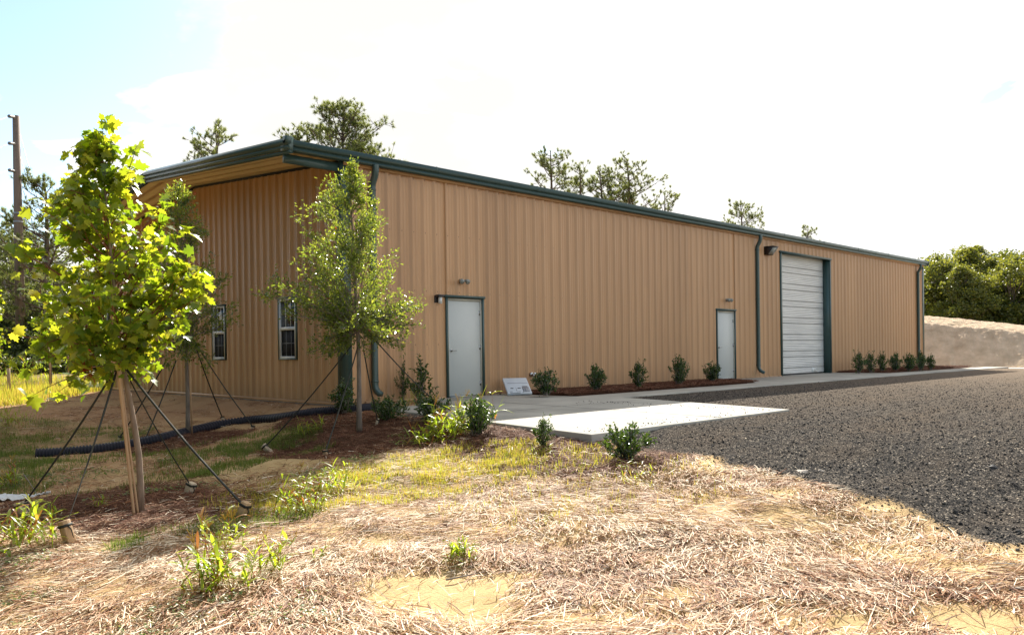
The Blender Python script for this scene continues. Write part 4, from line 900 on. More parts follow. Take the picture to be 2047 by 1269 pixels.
# more maples farther left: copies of the first
def maple_copy(px, py, s_, rz, label):
    c = copy_tree(mt); p = gpx(px, py); c.location = Vector(tuple(float(v) for v in p)); c.scale = (s_,)*3; c.rotation_euler.z = rz; c['label'] = label
maple_copy(103, 776, .95, 2.2, 'second staked maple seen through the nearest maple against the dark woods')
maple_copy(-62, 800, 1.0, 4.0, 'maple at the left edge of the picture with only its leaf tips showing')
for px, py, lb in ((99, 780, 'left of two reddish poles under the second maple'), (136, 776, 'right of two reddish poles under the second maple')):
    p = gpx(px, py); q = MB(); q.tube([(0, 0, -.1), (.02, 0, .75), (0, 0, 1.5)], [.028, .026, .024], 8); tag(q.build('wooden_pole', M['bamboo'], None, True, loc=(0, 0, 0)), lb, 'pole').location = Vector(tuple(float(v) for v in p))

# straps and stakes
def stake(px, py, tx, ty, wpx, label, mat='wood'):
    p = gpx(px, py); d = (p-CAM)@CF; t = atd(tx, ty, d); w = wpx*d/FPX; ax = unit(t-p)
    s1 = unit(np.cross(ax, CF)+.5*CF); s1 = unit(s1-ax*(s1@ax)); s2 = np.cross(ax, s1); root = empty('wooden_stake', p, label, 'stake', 'stakes holding the tree straps')
    q = MB(); q.obox(-ax*.08-s1*w*.35-s2*w*.35, s1*w*.7, s2*w*.7, ax*(np.linalg.norm(t-p)+.08)); o = q.build('post', M[mat], root); bv = o.modifiers.new('b', 'BEVEL'); bv.width = .003
    q = MB(); k = np.linalg.norm(t-p)*.72; q.obox(ax*k-s1*w*.40-s2*w*.40, s1*w*.8, s2*w*.8, ax*.022); q.tube([ax*k-s1*w*.4, ax*k*.8-s1*w*.6, ax*k*.3-s1*w*.6], [.007, .006, .004], 4); q.build('knot', M['strap'], root)
    return p+ax*k
def strap(a, b, w, label, twist=0.):
    n = 12; t = np.linspace(0, 1, n)[:, None]; P = a+(b-a)*t-np.array([0, 0, .04])*np.sin(np.pi*t); d = unit(b-a)
    side = unit(np.cross(d, CF)); nn = np.cross(side, d); V = []
    for k in range(n):
        an = .5+twist*k/(n-1); s_ = side*math.cos(an)+nn*math.sin(an); th_ = np.cross(s_, d)*.0012
        V += [P[k]-s_*w/2-th_, P[k]+s_*w/2-th_, P[k]+s_*w/2+th_, P[k]-s_*w/2+th_]
    F = [[4*k+q_, 4*k+(q_+1) % 4, 4*k+4+(q_+1) % 4, 4*k+4+q_] for k in range(n-1) for q_ in range(4)]
    q = MB(); q.add(np.array(V), np.array(F)); tag(q.build('guy_strap', M['strap'], loc=a), label, 'strap', 'straps guying the young trees')
top1 = atd(240, 722, d1)
s_ = stake(52, 1034, 40, 1003, 24, 'pale wooden stake half hidden in weeds at far left', 'woodpale'); strap(top1, s_, .019, 'strap from the maple to the far left stake', .6)
s_ = stake(141, 1086, 127, 1040, 25, 'upright sawn wooden stake left of the maple, standing clear of the straw'); strap(top1+np.array([0, 0, .02]), s_, .019, 'strap from the maple to the clear-standing sawn stake left of it', 1.6)
s_ = stake(480, 1036, 493, 1003, 22, 'leaning wooden stake right of the maple on the crest of the mound'); strap(top1, s_, .021, 'long diagonal strap from the maple to the leaning stake on its right', .3)
s_ = stake(376, 988, 384, 964, 20, 'grey stake behind the mound between the maple and the leaning stake', 'woodpale'); strap(top1, s_, .012, 'thin pale strap from the maple to the grey stake behind the mound', .2)
top2 = atd(703, 690, d2)
s_ = stake(540, 904, 526, 889, 13, 'leaning pale stake in the swale left of the oak by the corner', 'woodpale'); strap(top2, s_, .018, 'strap from the corner oak down left to the pale swale stake')
s_ = stake(652, 912, 650, 899, 11, 'orange-topped stake at the front of the corner oak mulch'); strap(atd(716, 690, d2), s_, .018, 'strap from the corner oak to the orange-topped stake in front')
s_ = stake(752, 850, 756, 836, 6, 'short pale stake just right of the corner oak trunk', 'woodpale'); strap(atd(727, 700, d2), s_, .019, 'strap dropping from the corner oak to the short pale stake beside it')
s_ = gpx(876, 812)+np.array([0, 0, .05]); strap(atd(752, 682, d2), s_, .019, 'strap from the corner oak running right towards the near door')
top3 = atd(390, 690, d3)
s_ = stake(446, 838, 444, 833, 8, 'small stake at the pipe right of the shaded oak', 'woodpale'); strap(top3, s_, .022, 'strap from the shaded oak to the stake at the pipe')
s_ = stake(505, 858, 506, 851, 8, 'dark little stake in front of the pipe left of the corner oak', 'woodpale'); strap(top3+np.array([0, 0, .05]), s_, .02, 'strap from the shaded oak to the dark little stake before the pipe')
s_ = stake(288, 885, 290, 878, 7, 'hidden stake behind the maple trunk below the pipe', 'woodpale'); strap(atd(352, 720, d3), s_, .022, 'strap from the shaded oak to the stake behind the maple trunk')
s_ = stake(238, 878, 240, 872, 7, 'stake behind the black pipe left of the maple trunk', 'woodpale'); strap(atd(330, 725, d3), s_, .022, 'leftmost strap of the shaded oak, ending behind the black pipe')

# shrubs: upright twiggy holly, leaves in the upper shell
def shrub_mesh(seed, nst, nleaf, hgt, rad, spiky=.2):
    global rng
    keep_ = rng; rng = np.random.default_rng(seed); s_ = MB(); C = []
    for k in range(nst):
        az = rng.random()*6.28; r_ = rad*rng.uniform(.2, 1); e = np.array([math.cos(az)*r_, math.sin(az)*r_, hgt*(1-.45*(r_/rad)**2)*rng.uniform(.75, 1+spiky)])
        b0 = np.array([rng.normal(0, .03), rng.normal(0, .03), 0]); mid = b0*.4+e*.6-np.array([0, 0, .12*hgt]); s_.tube(qbez(b0, mid, e, 5), np.linspace(.007, .002, 5), 4, cap=False)
        for m_ in range(5):
            t = rng.uniform(.12, 1); p = b0*(1-t)**2+2*mid*t*(1-t)+e*t*t; dd = unit(rng.normal(0, 1, 3)+np.array([0, 0, .9])+unit(e)*.8); C.append((p, p+dd*hgt*.2*rng.uniform(.5, 1.3), dd))
        C.append((b0*.2+e*.8, e, unit(e-mid)))
    q = MB(); small_leaf(int(nleaf/len(C)), .05, .5, .012)(q, C)
    a = s_.build('stem', M['barkg']); b = q.build('foliage', M['shrub']); ms = (a.data, b.data)
    bpy.data.objects.remove(a); bpy.data.objects.remove(b); rng = keep_; return ms
SM = [shrub_mesh(31, 34, 2600, .62, .34), shrub_mesh(32, 26, 2000, .62, .30, .45), shrub_mesh(33, 34, 2600, .5, .42, .15), shrub_mesh(34, 18, 1100, .55, .28, .6)]
def shrub(px, py, hpx, wpx, kind, label, tone_m=None):
    p = gpx(px, py) if py > 800 or px < 700 else onz(px, py, .03); d = (p-CAM)@CF
    r_ = empty('shrub', p, label, 'shrub', 'dark green shrubs around the building')
    for m_, nm in zip(SM[kind], ('stem', 'foliage')):
        o = bpy.data.objects.new(nm, m_); COL.objects.link(o); o.parent = r_
    hm = (.62, .66, .5, .6)[kind]; wm = (.72, .66, .86, .6)[kind]; r_.scale = (1.16*wpx*d/FPX/wm*rng.uniform(.82, 1.15), 1.16*wpx*d/FPX/wm, 1.0*hpx*d/FPX/hm*rng.uniform(.85, 1.12)); r_.rotation_euler.z = float(rng.random()*6.28)
    if tone_m: pass
shrub(690, 826, 62, 66, 1, 'tall dark shrub at the foot of the green building corner trim')
shrub(775, 840, 52, 74, 2, 'rounded dark shrub just right of the near downspout foot')
shrub(838, 806, 62, 66, 3, 'open twiggy shrub under the wall left of the near door')
shrub(806, 800, 62, 30, 3, 'thin leaning shoot of a shrub left of the twiggy shrub')
shrub(862, 842, 48, 72, 2, 'low broad shrub at the left edge of the concrete')
shrub(952, 870, 66, 74, 0, 'sunlit shrub at the concrete edge right of the tall seed-headed weed')
shrub(1088, 895, 56, 46, 1, 'small upright shrub in front of the concrete corner')
shrub(1250, 918, 64, 92, 2, 'broad glossy shrub beside the gravel, nearest of all the shrubs')
for (px, py, h_, w_, k, lb) in ((1092, 790, 48, 52, 0, 'first shrub in the wall bed, right beside the leaning lid'), (1190, 781, 50, 46, 0, 'roundest shrub of the wall bed, second from the leaning lid'), (1278, 776, 44, 36, 1, 'narrow shrub in the middle of the wall bed between the two doors'),
        (1357, 770, 46, 40, 0, 'wall bed shrub with a few orange twigs, second from the far door'), (1424, 763, 40, 38, 0, 'shrub standing right against the left jamb of the far door'),
        (1716, 746, 34, 30, 1, 'first shrub right of the roll-up door'), (1741, 744, 38, 24, 1, 'second shrub right of the roll-up door, tallest of its row'), (1764, 743, 36, 24, 1, 'third shrub right of the roll-up door'),
        (1791, 742, 30, 26, 0, 'fourth shrub right of the roll-up door'), (1817, 741, 32, 30, 0, 'fifth shrub right of the roll-up door, left of the far downspout'), (1840, 740, 30, 22, 0, 'sixth shrub right of the roll-up door, at the far building corner'), (1861, 739, 28, 20, 0, 'last shrub of the row, just past the far building corner')):
    shrub(px, py, h_, w_, k, lb)

# black corrugated drain pipe
kp = [(-.05, -.55, .0), (-.5, -.15, 0), (-1.2, .55, 0), (-2.2, 1.35, 0), (-3.3, 1.55, 0), (-4.9, 1.25, 0)]
kp = np.array([gpx(x, y) for x, y in ((72, 912), (170, 906), (260, 893), (345, 875), (430, 852), (520, 840), (600, 833), (672, 826), (720, 822), (756, 818))])
tt = np.linspace(0, 1, len(kp)); t = np.linspace(0, 1, 520); pp = np.stack([np.interp(t, tt, kp[:, k]) for k in range(3)], 1)
for _ in range(500): pp[1:-1] = (pp[:-2]+pp[1:-1]*2+pp[2:])/4
pp[:, 2] = H(pp[:, 0], pp[:, 1])+.03
for _ in range(900): pp[1:-1, 2] = (pp[:-2, 2]+pp[1:-1, 2]*2+pp[2:, 2])/4
q = MB(); q.tube(pp, .090+.009*np.sign(np.sin(np.arange(520)*np.pi/2+.1)), 18, cap=False)
q.tube(pp[:40:39][::-1] if False else pp[0:30], .086, 18, cap=False)
tag(q.build('drain_pipe', M['pipe'], None, True, loc=pp[0]), 'black corrugated drain pipe snaking across the shaded slope', 'pipe')

# utility pole, lines and guys
pd_ = 40; pb = atd(43, 752, pd_); pt = atd(32, 232, pd_); pb = pb+(pb-pt)*.02
PO = empty('utility_pole', pb, 'tall leaning brown wooden utility pole at far left', 'utility pole')
q = MB(); q.tube([np.zeros(3), (pt-pb)*.5, pt-pb], [.24, .205, .155], 14); q.build('pole', M['pole'], PO, True)
onp = lambda t: pb+(pt-pb)*t
for k, (t, px, py) in enumerate(((.995, 6, 231), (.895, 6, 286), (.79, 6, 338))):
    a = onp(t); e = atd(px, py, pd_-1.5); dd = unit(e-a); q = MB()
    q.tube([a-pb, a+dd*.35-pb], .018, 6); q.tube([a+dd*(.35+.05*i)-pb for i in range(11)], [.05 if i % 2 else .085 for i in range(11)], 10); q.build('insulator', M['insul'], PO)
    w = MB(); s0 = a+dd*.8; s1 = s0+(e-s0)*14; n = 16; w.tube([s0+(s1-s0)*u-np.array([0, 0, 1.2])*math.sin(math.pi*u)*.6 for u in np.linspace(0, 1, n)], .011, 4); tag(w.build('power_line', M['wire'], loc=s0), ('top', 'middle', 'lowest')[k]+' power line leaving the utility pole to the left', 'power line', 'power lines')
for t in (.39, .35):
    q = MB(); a = onp(.632 if t > .36 else .60)-pb; q.tube([a+np.array([0, 0, -.05]), a+np.array([0, 0, .05])], .21, 14); q.build('collar', M['wire'], PO)
for k, (t, dx) in enumerate(((.985, 0), (.90, 8), (.80, 16))):
    a = onp(t); e = atd(172-dx, 758, pd_+3); w = MB(); w.tube([a, (a+e)/2, e], .013, 4); tag(w.build('guy_wire', M['wire'], loc=a), ('highest', 'middle', 'lowest')[k]+'-fixed guy wire slanting right from the utility pole', 'guy wire', 'guy wires')
p = gpx(18, 800); q = MB(); q.box(-.04, .04, -.04, .04, 0, .85); tag(q.build('marker_post', M['woodpale'], loc=(0, 0, 0)), 'slim marker post in tall weeds at the left edge', 'post').location = Vector(tuple(float(v) for v in gpx(18, 792)))

# small ground litter
def rock(p, sz, mat, label, cat='stone', seed=1):
    import bmesh
    bm = bmesh.new(); bmesh.ops.create_icosphere(bm, subdivisions=3, radius=1)
    r_ = np.random.default_rng(seed)
    for v in bm.verts: c = v.co; k = 1+.18*math.sin(3*c.x+seed)+.12*math.sin(5*c.y+2*seed)+.08*math.sin(9*c.z+4*c.x); v.co = Vector((c.x*sz[0]*k, c.y*sz[1]*k, c.z*sz[2]*k))
    me = bpy.data.meshes.new('rock'); bm.to_mesh(me); bm.free(); me.materials.append(mat); o = bpy.data.objects.new('stone', me); COL.objects.link(o); o.location = Vector(tuple(float(v) for v in p)); tag(o, label, cat)
rock(gpx(1602, 944), (.13, .06, .022), M['rock'], 'flat pale stone on the gravel near its edge', seed=2)
rock(gpx(1642, 943), (.03, .03, .022), M['rock'], 'small tan stone just right of the flat pale stone', seed=3)
rock(gpx(1986, 936), (.055, .045, .035), M['rockd'], 'dark lump of asphalt on the gravel at right', seed=4)
rock(gpx(1865, 925), (.06, .04, .012), M['rock'], 'thin light stone left of the dark asphalt lump', seed=6)
rock(gpx(569, 982), (.030, .022, .018), M['rockw'], 'small white stone on the mound beside the weed clump', seed=5)
rock(gpx(361, 874), (.05, .03, .03), M['rockw'], 'small white cap lying at the foot of the shaded oak', 'cap', seed=7)
def stick(x0, y0, x1, y1, r_, label, mat='barkg'):
    a = gpx(x0, y0)+np.array([0, 0, .03]); b = gpx(x1, y1)+np.array([0, 0, .03]); m_ = (a+b)/2+rng.normal(0, .012, 3); q = MB(); q.tube(qbez(a, m_, b, 7), np.linspace(r_, r_*.5, 7), 6); tag(q.build('stick', M[mat], loc=a), label, 'stick', 'twigs on the ground')
stick(892, 1168, 968, 1152, .006, 'short twig on the bare sand patch'); stick(1530, 1203, 1610, 1212, .007, 'dark twig lying in the straw at lower right'); stick(2020, 1190, 2060, 1198, .01, 'dark twig on bare sand at the right edge'); stick(1812, 1172, 1905, 1186, .005, 'brown twig half buried in straw left of the right-edge twig', 'barkr')
stick(46, 950, 78, 1000, .006, 'thin bent twig standing by the white sheet')
cs = np.array([gpx(x, y) for x, y in np.column_stack([np.linspace(-60, 100, 34), np.interp(np.linspace(-60, 100, 34), [-60, 0, 50, 100], [1002, 1001, 1003, 992])])])
q = MB(); V = []; r2 = np.random.default_rng(8)
for k, c in enumerate(cs):
    w = .30*math.sin(math.pi*min(1, (len(cs)-k)/14)/2)+.02
    for m_ in range(7): u = m_/6-.5; V.append(c+np.array([CF[0], CF[1], 0])*u*w+np.array([0, 0, .02+.035*abs(math.sin(k*.9+m_*1.3))+r2.random()*.02]))
q.add(V, np.array([[k*7+m_, (k+1)*7+m_, (k+1)*7+m_+1, k*7+m_+1] for k in range(len(cs)-1) for m_ in range(6)])); tag(q.build('plastic_sheet', M['plastic'], None, True, loc=cs[0]), 'crumpled white plastic sheet lying on the swale floor at the left edge', 'plastic sheet')

# ------------------------------------------------------------------ pile of crushed gravel
nx_, ny_ = 230, 120; u = np.linspace(0, 1, nx_); v = np.linspace(0, 1, ny_); U, V_ = np.meshgrid(u, v, indexing='ij')
pc = atd(1848, 742, 45.); pe = atd(2290, 748, 40.); fwd = unit(np.array([CF[0], CF[1], 0])); ax_ = unit(np.array([*(pe-pc)[:2], 0])); ort = np.array([-ax_[1], ax_[0], 0]); ort = ort if ort@fwd > 0 else -ort
Lp = 26.; XX = pc[0]+ax_[0]*(U*Lp-9)+ort[0]*V_*11; YY = pc[1]+ax_[1]*(U*Lp-9)+ort[1]*V_*11; s_ = U*Lp-9
top = 3.25-.15*np.clip(s_, 0, 99)-.25*np.clip(s_-5, 0, 99)*.12
prf = np.minimum(sstep(V_*2.15), 1)*np.where(V_ > .55, sstep((1-V_)/.4), 1)
ridge = top*(.86*np.minimum(V_/.30, 1)+.14*sstep((V_-.3)/.25))*np.where(V_ > .6, sstep((1-V_)/.4), 1)*sstep(U/.12)*sstep((1-U)/.1)
ZZ = H(XX, YY)-.03+ridge+(.035*noise2(XX, YY, 1.6, 41)+.025*noise2(XX, YY, 7, 42)+.03*noise2(XX, YY, 19, 43))*np.clip(ridge, 0, 1)-.10*np.abs(noise2(s_, V_*.6, 2.6, 47))**1.0*np.clip(ridge, 0, 1)*(V_ < .35)
q = MB(); i, j = np.meshgrid(np.arange(nx_-1), np.arange(ny_-1), indexing='ij'); q.add(np.stack([XX, YY, ZZ], -1).reshape(-1, 3), np.stack([i*ny_+j, (i+1)*ny_+j, (i+1)*ny_+j+1, i*ny_+j+1], -1).reshape(-1, 4))
struct(q.build('gravel_mound', M['pile'], None, True))
xs_ = pc+ax_*8; 
sx2 = rng.uniform(-4, 20, 1500); P2 = pc[:2]+ax_[:2]*sx2[:, None]-ort[:2]*rng.uniform(-.4, .9, 1500)[:, None]; k = noise2(P2[:, 0], P2[:, 1], 1.2, 51) > .1
grass(0, (P2[k, 0], P2[k, 1]), .16, .02, .5, M['grassy'], 'edge_grass', 'sparse yellow grass along the foot of the gravel mound')
q = MB(); 
A0 = pc-ax_*12-ort*3.2; q.add([A0, A0+ax_*34, A0+ax_*34+ort*3.6, A0+ort*3.6], np.array([[0, 1, 2, 3]])); V = q.v[0]; V[:, 2] = H(V[:, 0], V[:, 1])+.05; struct(q.build('sand_strip', M['road']))
q = MB(); nn_ = 40; LL = [(-30+70*t_, 47+6*math.sin(t_*3)) for t_ in np.linspace(0, 1, nn_)]; V = []
for x, y in LL: V += [(x, y, float(H(x, y))+.06), (x+.8, y+5, float(H(x+.8, y+5))+.06)]
q.add(V, np.array([[2*k, 2*k+2, 2*k+3, 2*k+1] for k in range(nn_-1)])); struct(q.build('road', M['road']))

# ------------------------------------------------------------------ background trees
quad = np.array([(-.45, 0, 0), (.45, 0, 0), (.3, 1, .1), (-.3, 1, .1)], float)
def wood_tree(seed, hgt, crown_w, nleaf, lsz, low=.12):
    r_ = np.random.default_rng(seed); t = MB(); br = MB(); q = MB()
    lean = r_.normal(0, .03, 2); top = np.array([lean[0]*hgt, lean[1]*hgt, hgt*.86]); t.tube([top*u for u in np.linspace(0, 1, 8)], np.linspace(.017*hgt, .004*hgt, 8), 8)
    cl = []
    ld = [(r_.normal(0, .30*crown_w/2, 2)*(k_ > 0), (1.0, .93, .86, .80, .74, .66)[k_], r_.uniform(.32, .55)) for k_ in range(6)]
    for k in range(96):
        lo_, lh, lw = ld[k % 6]; u_ = r_.random()**.8; h_ = hgt*(low+.06+(lh-low-.08)*u_); rw = crown_w/2*lw*1.35*math.sin(math.pi*(.12+.84*u_))**.7*r_.uniform(.3, 1.1); az = r_.random()*6.28
        c = np.array([math.cos(az)*rw+lo_[0], math.sin(az)*rw+lo_[1], h_]); s0 = top*max(.1, h_/hgt-.22); cl.append((c, r_.uniform(.03, .09)*hgt)); br.tube(qbez(s0, (s0+c)/2+np.array([0, 0, .03*hgt]), c, 5), np.linspace(.006*hgt, .001*hgt, 5), 4, cap=False)
    C = []; per = nleaf//len(cl)
    for c, rad in cl:
        d = r_.normal(0, 1, (per, 3)); d /= np.linalg.norm(d, axis=1)[:, None]; rr_ = rad*r_.random(per)**.7*1.35; sub = c+d*rr_[:, None]*np.array([1, 1, .75]); C.append(sub+r_.normal(0, .04, (per, 3))*rad)
    C = np.vstack(C); n = len(C)
    q.leaves(quad, [[0, 1, 2, 3]], C, r_.normal(0, 1, (n, 3)), r_.normal(0, 1, (n, 3)), lsz*r_.uniform(.5, 1.3, n), np.clip(r_.normal(.5, .3, n), 0, 1))
    return t, br, q
def tuft(q, r_, C, D, L_, per):
    n = len(C); i = np.repeat(np.arange(n), per); d = D[i]*.9+r_.normal(0, .62, (len(i), 3)); d /= np.linalg.norm(d, axis=1)[:, None]
    nd = np.array([(-.5, 0, 0), (.5, 0, 0), (0, 1, 0)], float); l_ = L_*r_.uniform(.6, 1.1, len(i)); q.leaves(nd, [[0, 1, 2]], C[i]-D[i]*(r_.random(len(i))*L_*.5)[:, None], d, r_.normal(0, 1, (len(i), 3)), np.stack([np.full(len(i), .022), l_, l_], 1), np.clip(r_.normal(.5, .28, len(i)), 0, 1))
def pine_tree(seed, hgt, crown_h, crown_w, nb, per=34, tl=.23, dens=3.3):
    r_ = np.random.default_rng(seed); t = MB(); br = MB(); q = MB(); wob = r_.normal(0, .12, (10, 2)).cumsum(0)*.5
    T = np.column_stack([wob*np.linspace(0, 1, 10)[:, None], np.linspace(0, hgt, 10)]); tp = lambda h: np.array([np.interp(h, T[:, 2], T[:, 0]), np.interp(h, T[:, 2], T[:, 1]), h])
    t.tube(T, np.interp(np.linspace(0, 1, 10), [0, .6, 1], [.2, .13, .03]), 8); C = []; D = []
    for k in range(nb):
        u = (k+r_.random())/nb; h0 = hgt-crown_h+u*crown_h*.95; rw = crown_w/2*(1-u)**.55*(.5+.5*min(1, u*4))*r_.uniform(.55, 1.1)+.25; az = r_.random()*6.28; d = np.array([math.cos(az), math.sin(az), 0])
        st = tp(h0); end = st+d*rw+np.array([0, 0, rw*r_.uniform(.25, .75)]); mid = (st+end)/2-np.array([0, 0, rw*.10]); P = qbez(st, mid, end, 6); br.tube(P, np.linspace(.045*(.4+rw*.3), .012, 6), 5, cap=False)
        m_ = int(dens*(1+rw))
        for j in range(m_):
            w = r_.uniform(.3, 1); p = st*(1-w)**2+2*mid*w*(1-w)+end*w*w; dd = unit(d*.4+r_.normal(0, .55, 3)+np.array([0, 0, .7])); l_ = r_.uniform(.2, .75)*(.5+.3*rw); e = p+dd*l_; br.tube([p, (p+e)/2+r_.normal(0, .03, 3), e], [.014, .011, .008], 3, cap=False)
            C.append(e); D.append(unit(dd+np.array([0, 0, .4]))); 
            if r_.random() < .7: s2 = unit(dd+r_.normal(0, .8, 3)); e2 = p+(e-p)*.55+s2*.25; br.tube([p+(e-p)*.5, e2], [.009, .007], 3, cap=False); C.append(e2); D.append(unit(s2+np.array([0, 0, .6])))
        C.append(end); D.append(np.array([0, 0, 1.]))
    C.append(tp(hgt)); D.append(np.array([0, 0, 1.]))
    tuft(q, r_, np.array(C), np.array(D), tl, per); return t, br, q
def place(kind_name, parts, mats, p, s_, rz, label, cat, group):
    root = empty(kind_name, p, label, cat, group); root.scale = s_ if isinstance(s_, tuple) else (s_,)*3; root.rotation_euler.z = rz
    for (nm, me) in parts:
        o = bpy.data.objects.new(nm, me); COL.objects.link(o); o.parent = root
    return root
def bake(tri, mats):
    out = []
    for nm, mb, m_ in zip(('trunk', 'branch', 'crown'), tri, mats):
        o = mb.build(nm, M[m_]); out.append((nm, o.data)); bpy.data.objects.remove(o)
    return out
# pines over the roof
pines = [  # px, top y, distance, crown height, crown width, branches, seed, label
 (685, 212, 46, 5.0, 6.4, 92, 3, 'largest bushy pine rising above the gable corner of the roof'),
 (742, 292, 44, 3.6, 5.0, 60, 4, 'lower pine leaning right of the largest pine above the roof'),
 (612, 258, 47, 2.6, 3.4, 30, 5, 'sparse pine top just right of the roof corner cap'),
 (438, 250, 46, 3.8, 4.2, 30, 6, 'thin open pine top showing over the gable rake'),
 (1102, 304, 52, 4.2, 5.0, 34, 7, 'open pine above the middle of the eave, left one of the pair'),
 (1265, 320, 54, 5.0, 5.6, 48, 8, 'tall open pine above the middle of the eave, right one of the pair'),
 (1212, 340, 53, 3.6, 3.4, 34, 9, 'small pine crown squeezed between the pair above the eave'),
 (1158, 338, 52, 3.0, 3.0, 16, 10, 'narrow pine spire right of the left pine of the pair'),
 (1487, 407, 62, 3.4, 3.2, 34, 12, 'small rounded pine top above the eave left of the flood light'),
 (1605, 457, 70, 2.4, 2.8, 12, 13, 'few twigs of a pine top above the roll-up door'),
 (1336, 388, 56, 3.0, 3.2, 16, 15, 'low pine twigs right of the tall open pine'),
 (86, 352, 41, 8.0, 7.0, 76, 14, 'dense pine behind the utility pole at left'),
 (20, 430, 48, 7.0, 6.0, 60, 16, 'pine at the left edge lower than the one behind the utility pole')]
for (px, ty, dd_, ch, cw, nb, sd, lb) in pines:
    tp_ = atd(px, ty, dd_); gz = float(H(tp_[0], tp_[1])); hgt = tp_[2]-gz
    pr = pine_tree(sd, hgt, ch, cw, int(nb*(.8 if sd not in (14, 16) else 1.)))
    parts = bake(pr, ('barkp', 'barkp', 'needle')); place('pine_tree', parts, None, (tp_[0], tp_[1], gz), 1., 0., lb, 'pine', 'pines beyond the building')
# woodland right of the building and woods at left
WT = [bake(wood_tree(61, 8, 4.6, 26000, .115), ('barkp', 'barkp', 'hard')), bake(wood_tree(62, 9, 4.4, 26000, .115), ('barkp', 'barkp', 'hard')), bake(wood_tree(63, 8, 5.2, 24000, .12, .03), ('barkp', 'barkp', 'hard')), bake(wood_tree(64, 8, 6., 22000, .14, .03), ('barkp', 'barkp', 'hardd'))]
hw = [8, 9, 8, 8]
right = [(1862, 520, 70, 1), (1908, 500, 71, 0), (1922, 525, 62, 1), (1950, 488, 70, 1), (1996, 505, 70, 0), (2028, 520, 61, 0), (2062, 498, 69, 1), (1880, 508, 66, 0), (1935, 492, 68, 1), (1985, 518, 66, 2), (2040, 508, 64, 1), (1850, 535, 72, 2), (2100, 505, 66, 0), (1905, 545, 62, 2), (1965, 560, 63, 0), (2015, 565, 62, 2), (1960, 512, 84, 3), (2012, 508, 82, 3), (1870, 525, 86, 3), (2170, 515, 66, 2), (2075, 560, 63, 3), (1830, 560, 78, 3), (2250, 520, 70, 1)]
side = ['slim one nearest the far downspout', 'narrow yellow-green second from the building edge', 'short narrow one before the second', 'slender spire rising highest above the mound', 'narrow one right of the highest spire', 'short one in front near the right edge', 'narrow one cut by the right edge', 'behind the gravel mound nearest the building edge', 'with the highest thin top above the gravel mound', 'dark crowned above the middle of the gravel mound', 'rising at the right edge of the picture', 'half hidden behind the far building corner', 'just beyond the right edge', 'low and bushy along the mound top near the building', 'low and bushy along the middle of the mound top', 'low and bushy along the right of the mound top', 'far back between the two highest crowns', 'far back near the right edge', 'far back behind the building corner', 'outside the right edge beyond the mound', 'dark and low at the right edge', 'deep green behind the far roof end', 'farthest right beyond the picture edge']
for (px, ty, dd_, k), sd in zip(right, side):
    tp_ = atd(px, ty, dd_); gz = float(H(tp_[0], tp_[1])); s_ = (tp_[2]-gz)/hw[k]*1.03
    place('woodland_tree', WT[k], None, (tp_[0], tp_[1], gz-.2), (s_*rng.uniform(.95, 1.25), s_*rng.uniform(.95, 1.25), s_), rng.random()*6.28, 'woodland tree '+sd, 'tree', 'woodland trees behind the mound')
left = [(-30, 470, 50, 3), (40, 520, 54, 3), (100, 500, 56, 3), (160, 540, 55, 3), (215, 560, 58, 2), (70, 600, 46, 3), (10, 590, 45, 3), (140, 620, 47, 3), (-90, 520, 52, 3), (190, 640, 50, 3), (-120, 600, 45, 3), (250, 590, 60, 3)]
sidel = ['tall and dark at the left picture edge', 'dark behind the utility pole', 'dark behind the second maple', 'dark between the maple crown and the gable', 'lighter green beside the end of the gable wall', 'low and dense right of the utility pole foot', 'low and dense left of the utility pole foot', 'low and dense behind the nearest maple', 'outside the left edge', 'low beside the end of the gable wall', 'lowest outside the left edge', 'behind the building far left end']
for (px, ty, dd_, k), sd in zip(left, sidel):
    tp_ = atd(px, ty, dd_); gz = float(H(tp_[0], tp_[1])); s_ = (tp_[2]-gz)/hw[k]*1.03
    place('woodland_tree', WT[k], None, (tp_[0], tp_[1], gz-.2), (s_*1.15, s_*1.15, s_), rng.random()*6.28, 'woodland tree '+sd, 'tree', 'dark woodland trees at left')
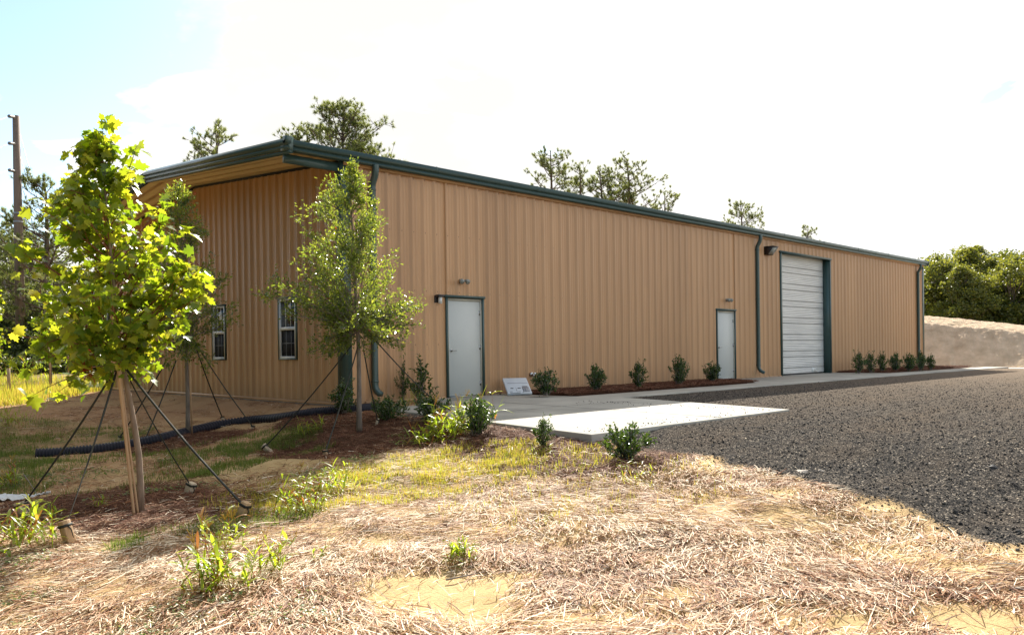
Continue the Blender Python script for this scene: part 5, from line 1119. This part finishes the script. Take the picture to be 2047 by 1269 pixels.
for k, (x, y, s_) in enumerate(((-16.5, -8, 1.5), (-16, -2, 1.6), (-17, 4, 1.6), (-16, 10, 1.6), (-17, 16, 1.7), (-19, -15, 1.5), (-18, 22, 1.7))):  # trees out of view, added to darken the gable wall and swale
    place('woodland_tree', WT[3], None, (x, y, float(H(x, y))-.2), (s_*1.2, s_*1.2, s_*1.15), k*1.1, 'unseen woodland tree added left of the picture to darken the gable, number %s along the lot edge' % ('one', 'two', 'three', 'four', 'five', 'six', 'seven')[k], 'tree', 'dark woodland trees at left')
n = 110000; u = rng.random(n); xx = -14+u*22+rng.normal(0, 1.0, n); dd_ = rng.uniform(0, 1, n)
P0u, P1u = atd(-160, 745, 33), atd(260, 745, 42); xx = P0u[0]+(P1u[0]-P0u[0])*u+CF[0]*dd_*9; yy = P0u[1]+(P1u[1]-P0u[1])*u+CF[1]*dd_*9
zz = rng.random(n)*(1.1+.5*noise2(xx, yy, .8, 71)).clip(.3, 2)*(.5+2.2*dd_)
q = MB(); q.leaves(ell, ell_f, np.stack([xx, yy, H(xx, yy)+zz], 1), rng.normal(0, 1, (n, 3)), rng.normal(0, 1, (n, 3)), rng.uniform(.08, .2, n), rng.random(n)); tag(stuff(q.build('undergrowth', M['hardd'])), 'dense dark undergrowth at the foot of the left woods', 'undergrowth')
# far treeline closing the horizon
r3 = np.random.default_rng(77)
q = MB(); n = 90000; th_ = np.where(r3.random(n) < .5, r3.uniform(.05, 1.75, n), r3.uniform(-.9, 2.9, n)); R_ = r3.uniform(105, 150, n)
hh_ = (7.0+1.6*np.sin(th_*37)+1.2*np.sin(th_*83+1)+.9*np.sin(th_*171))*r3.random(n)**.6
xx, yy = CAM[0]+R_*np.sin(th_), CAM[1]+R_*np.cos(th_); q.leaves(quad, [[0, 1, 2, 3]], np.stack([xx, yy, H(xx, yy)+hh_*.62], 1), r3.normal(0, 1, (n, 3)), r3.normal(0, 1, (n, 3)), r3.uniform(.5, 1.1, n), r3.random(n))
tag(stuff(q.build('distant_woods', M['hardd'])), 'far-off woods closing the horizon behind the building', 'woods')
# white-barked leaning trunk in the left woods
a = atd(40, 748, 46.); b = atd(8, 560, 46.); q = MB(); q.tube(qbez(a, (a+b)/2+np.array([.3, 0, 0]), b, 8), np.linspace(.12, .05, 8), 8); M['birch'] = pmat('pale_bark', (.42, .38, .34), (.22, .19, .17), scale=4, rough=.9); tag(q.build('bare_trunk', M['birch'], None, True, loc=a), 'pale leaning bare trunk beside the utility pole', 'tree')
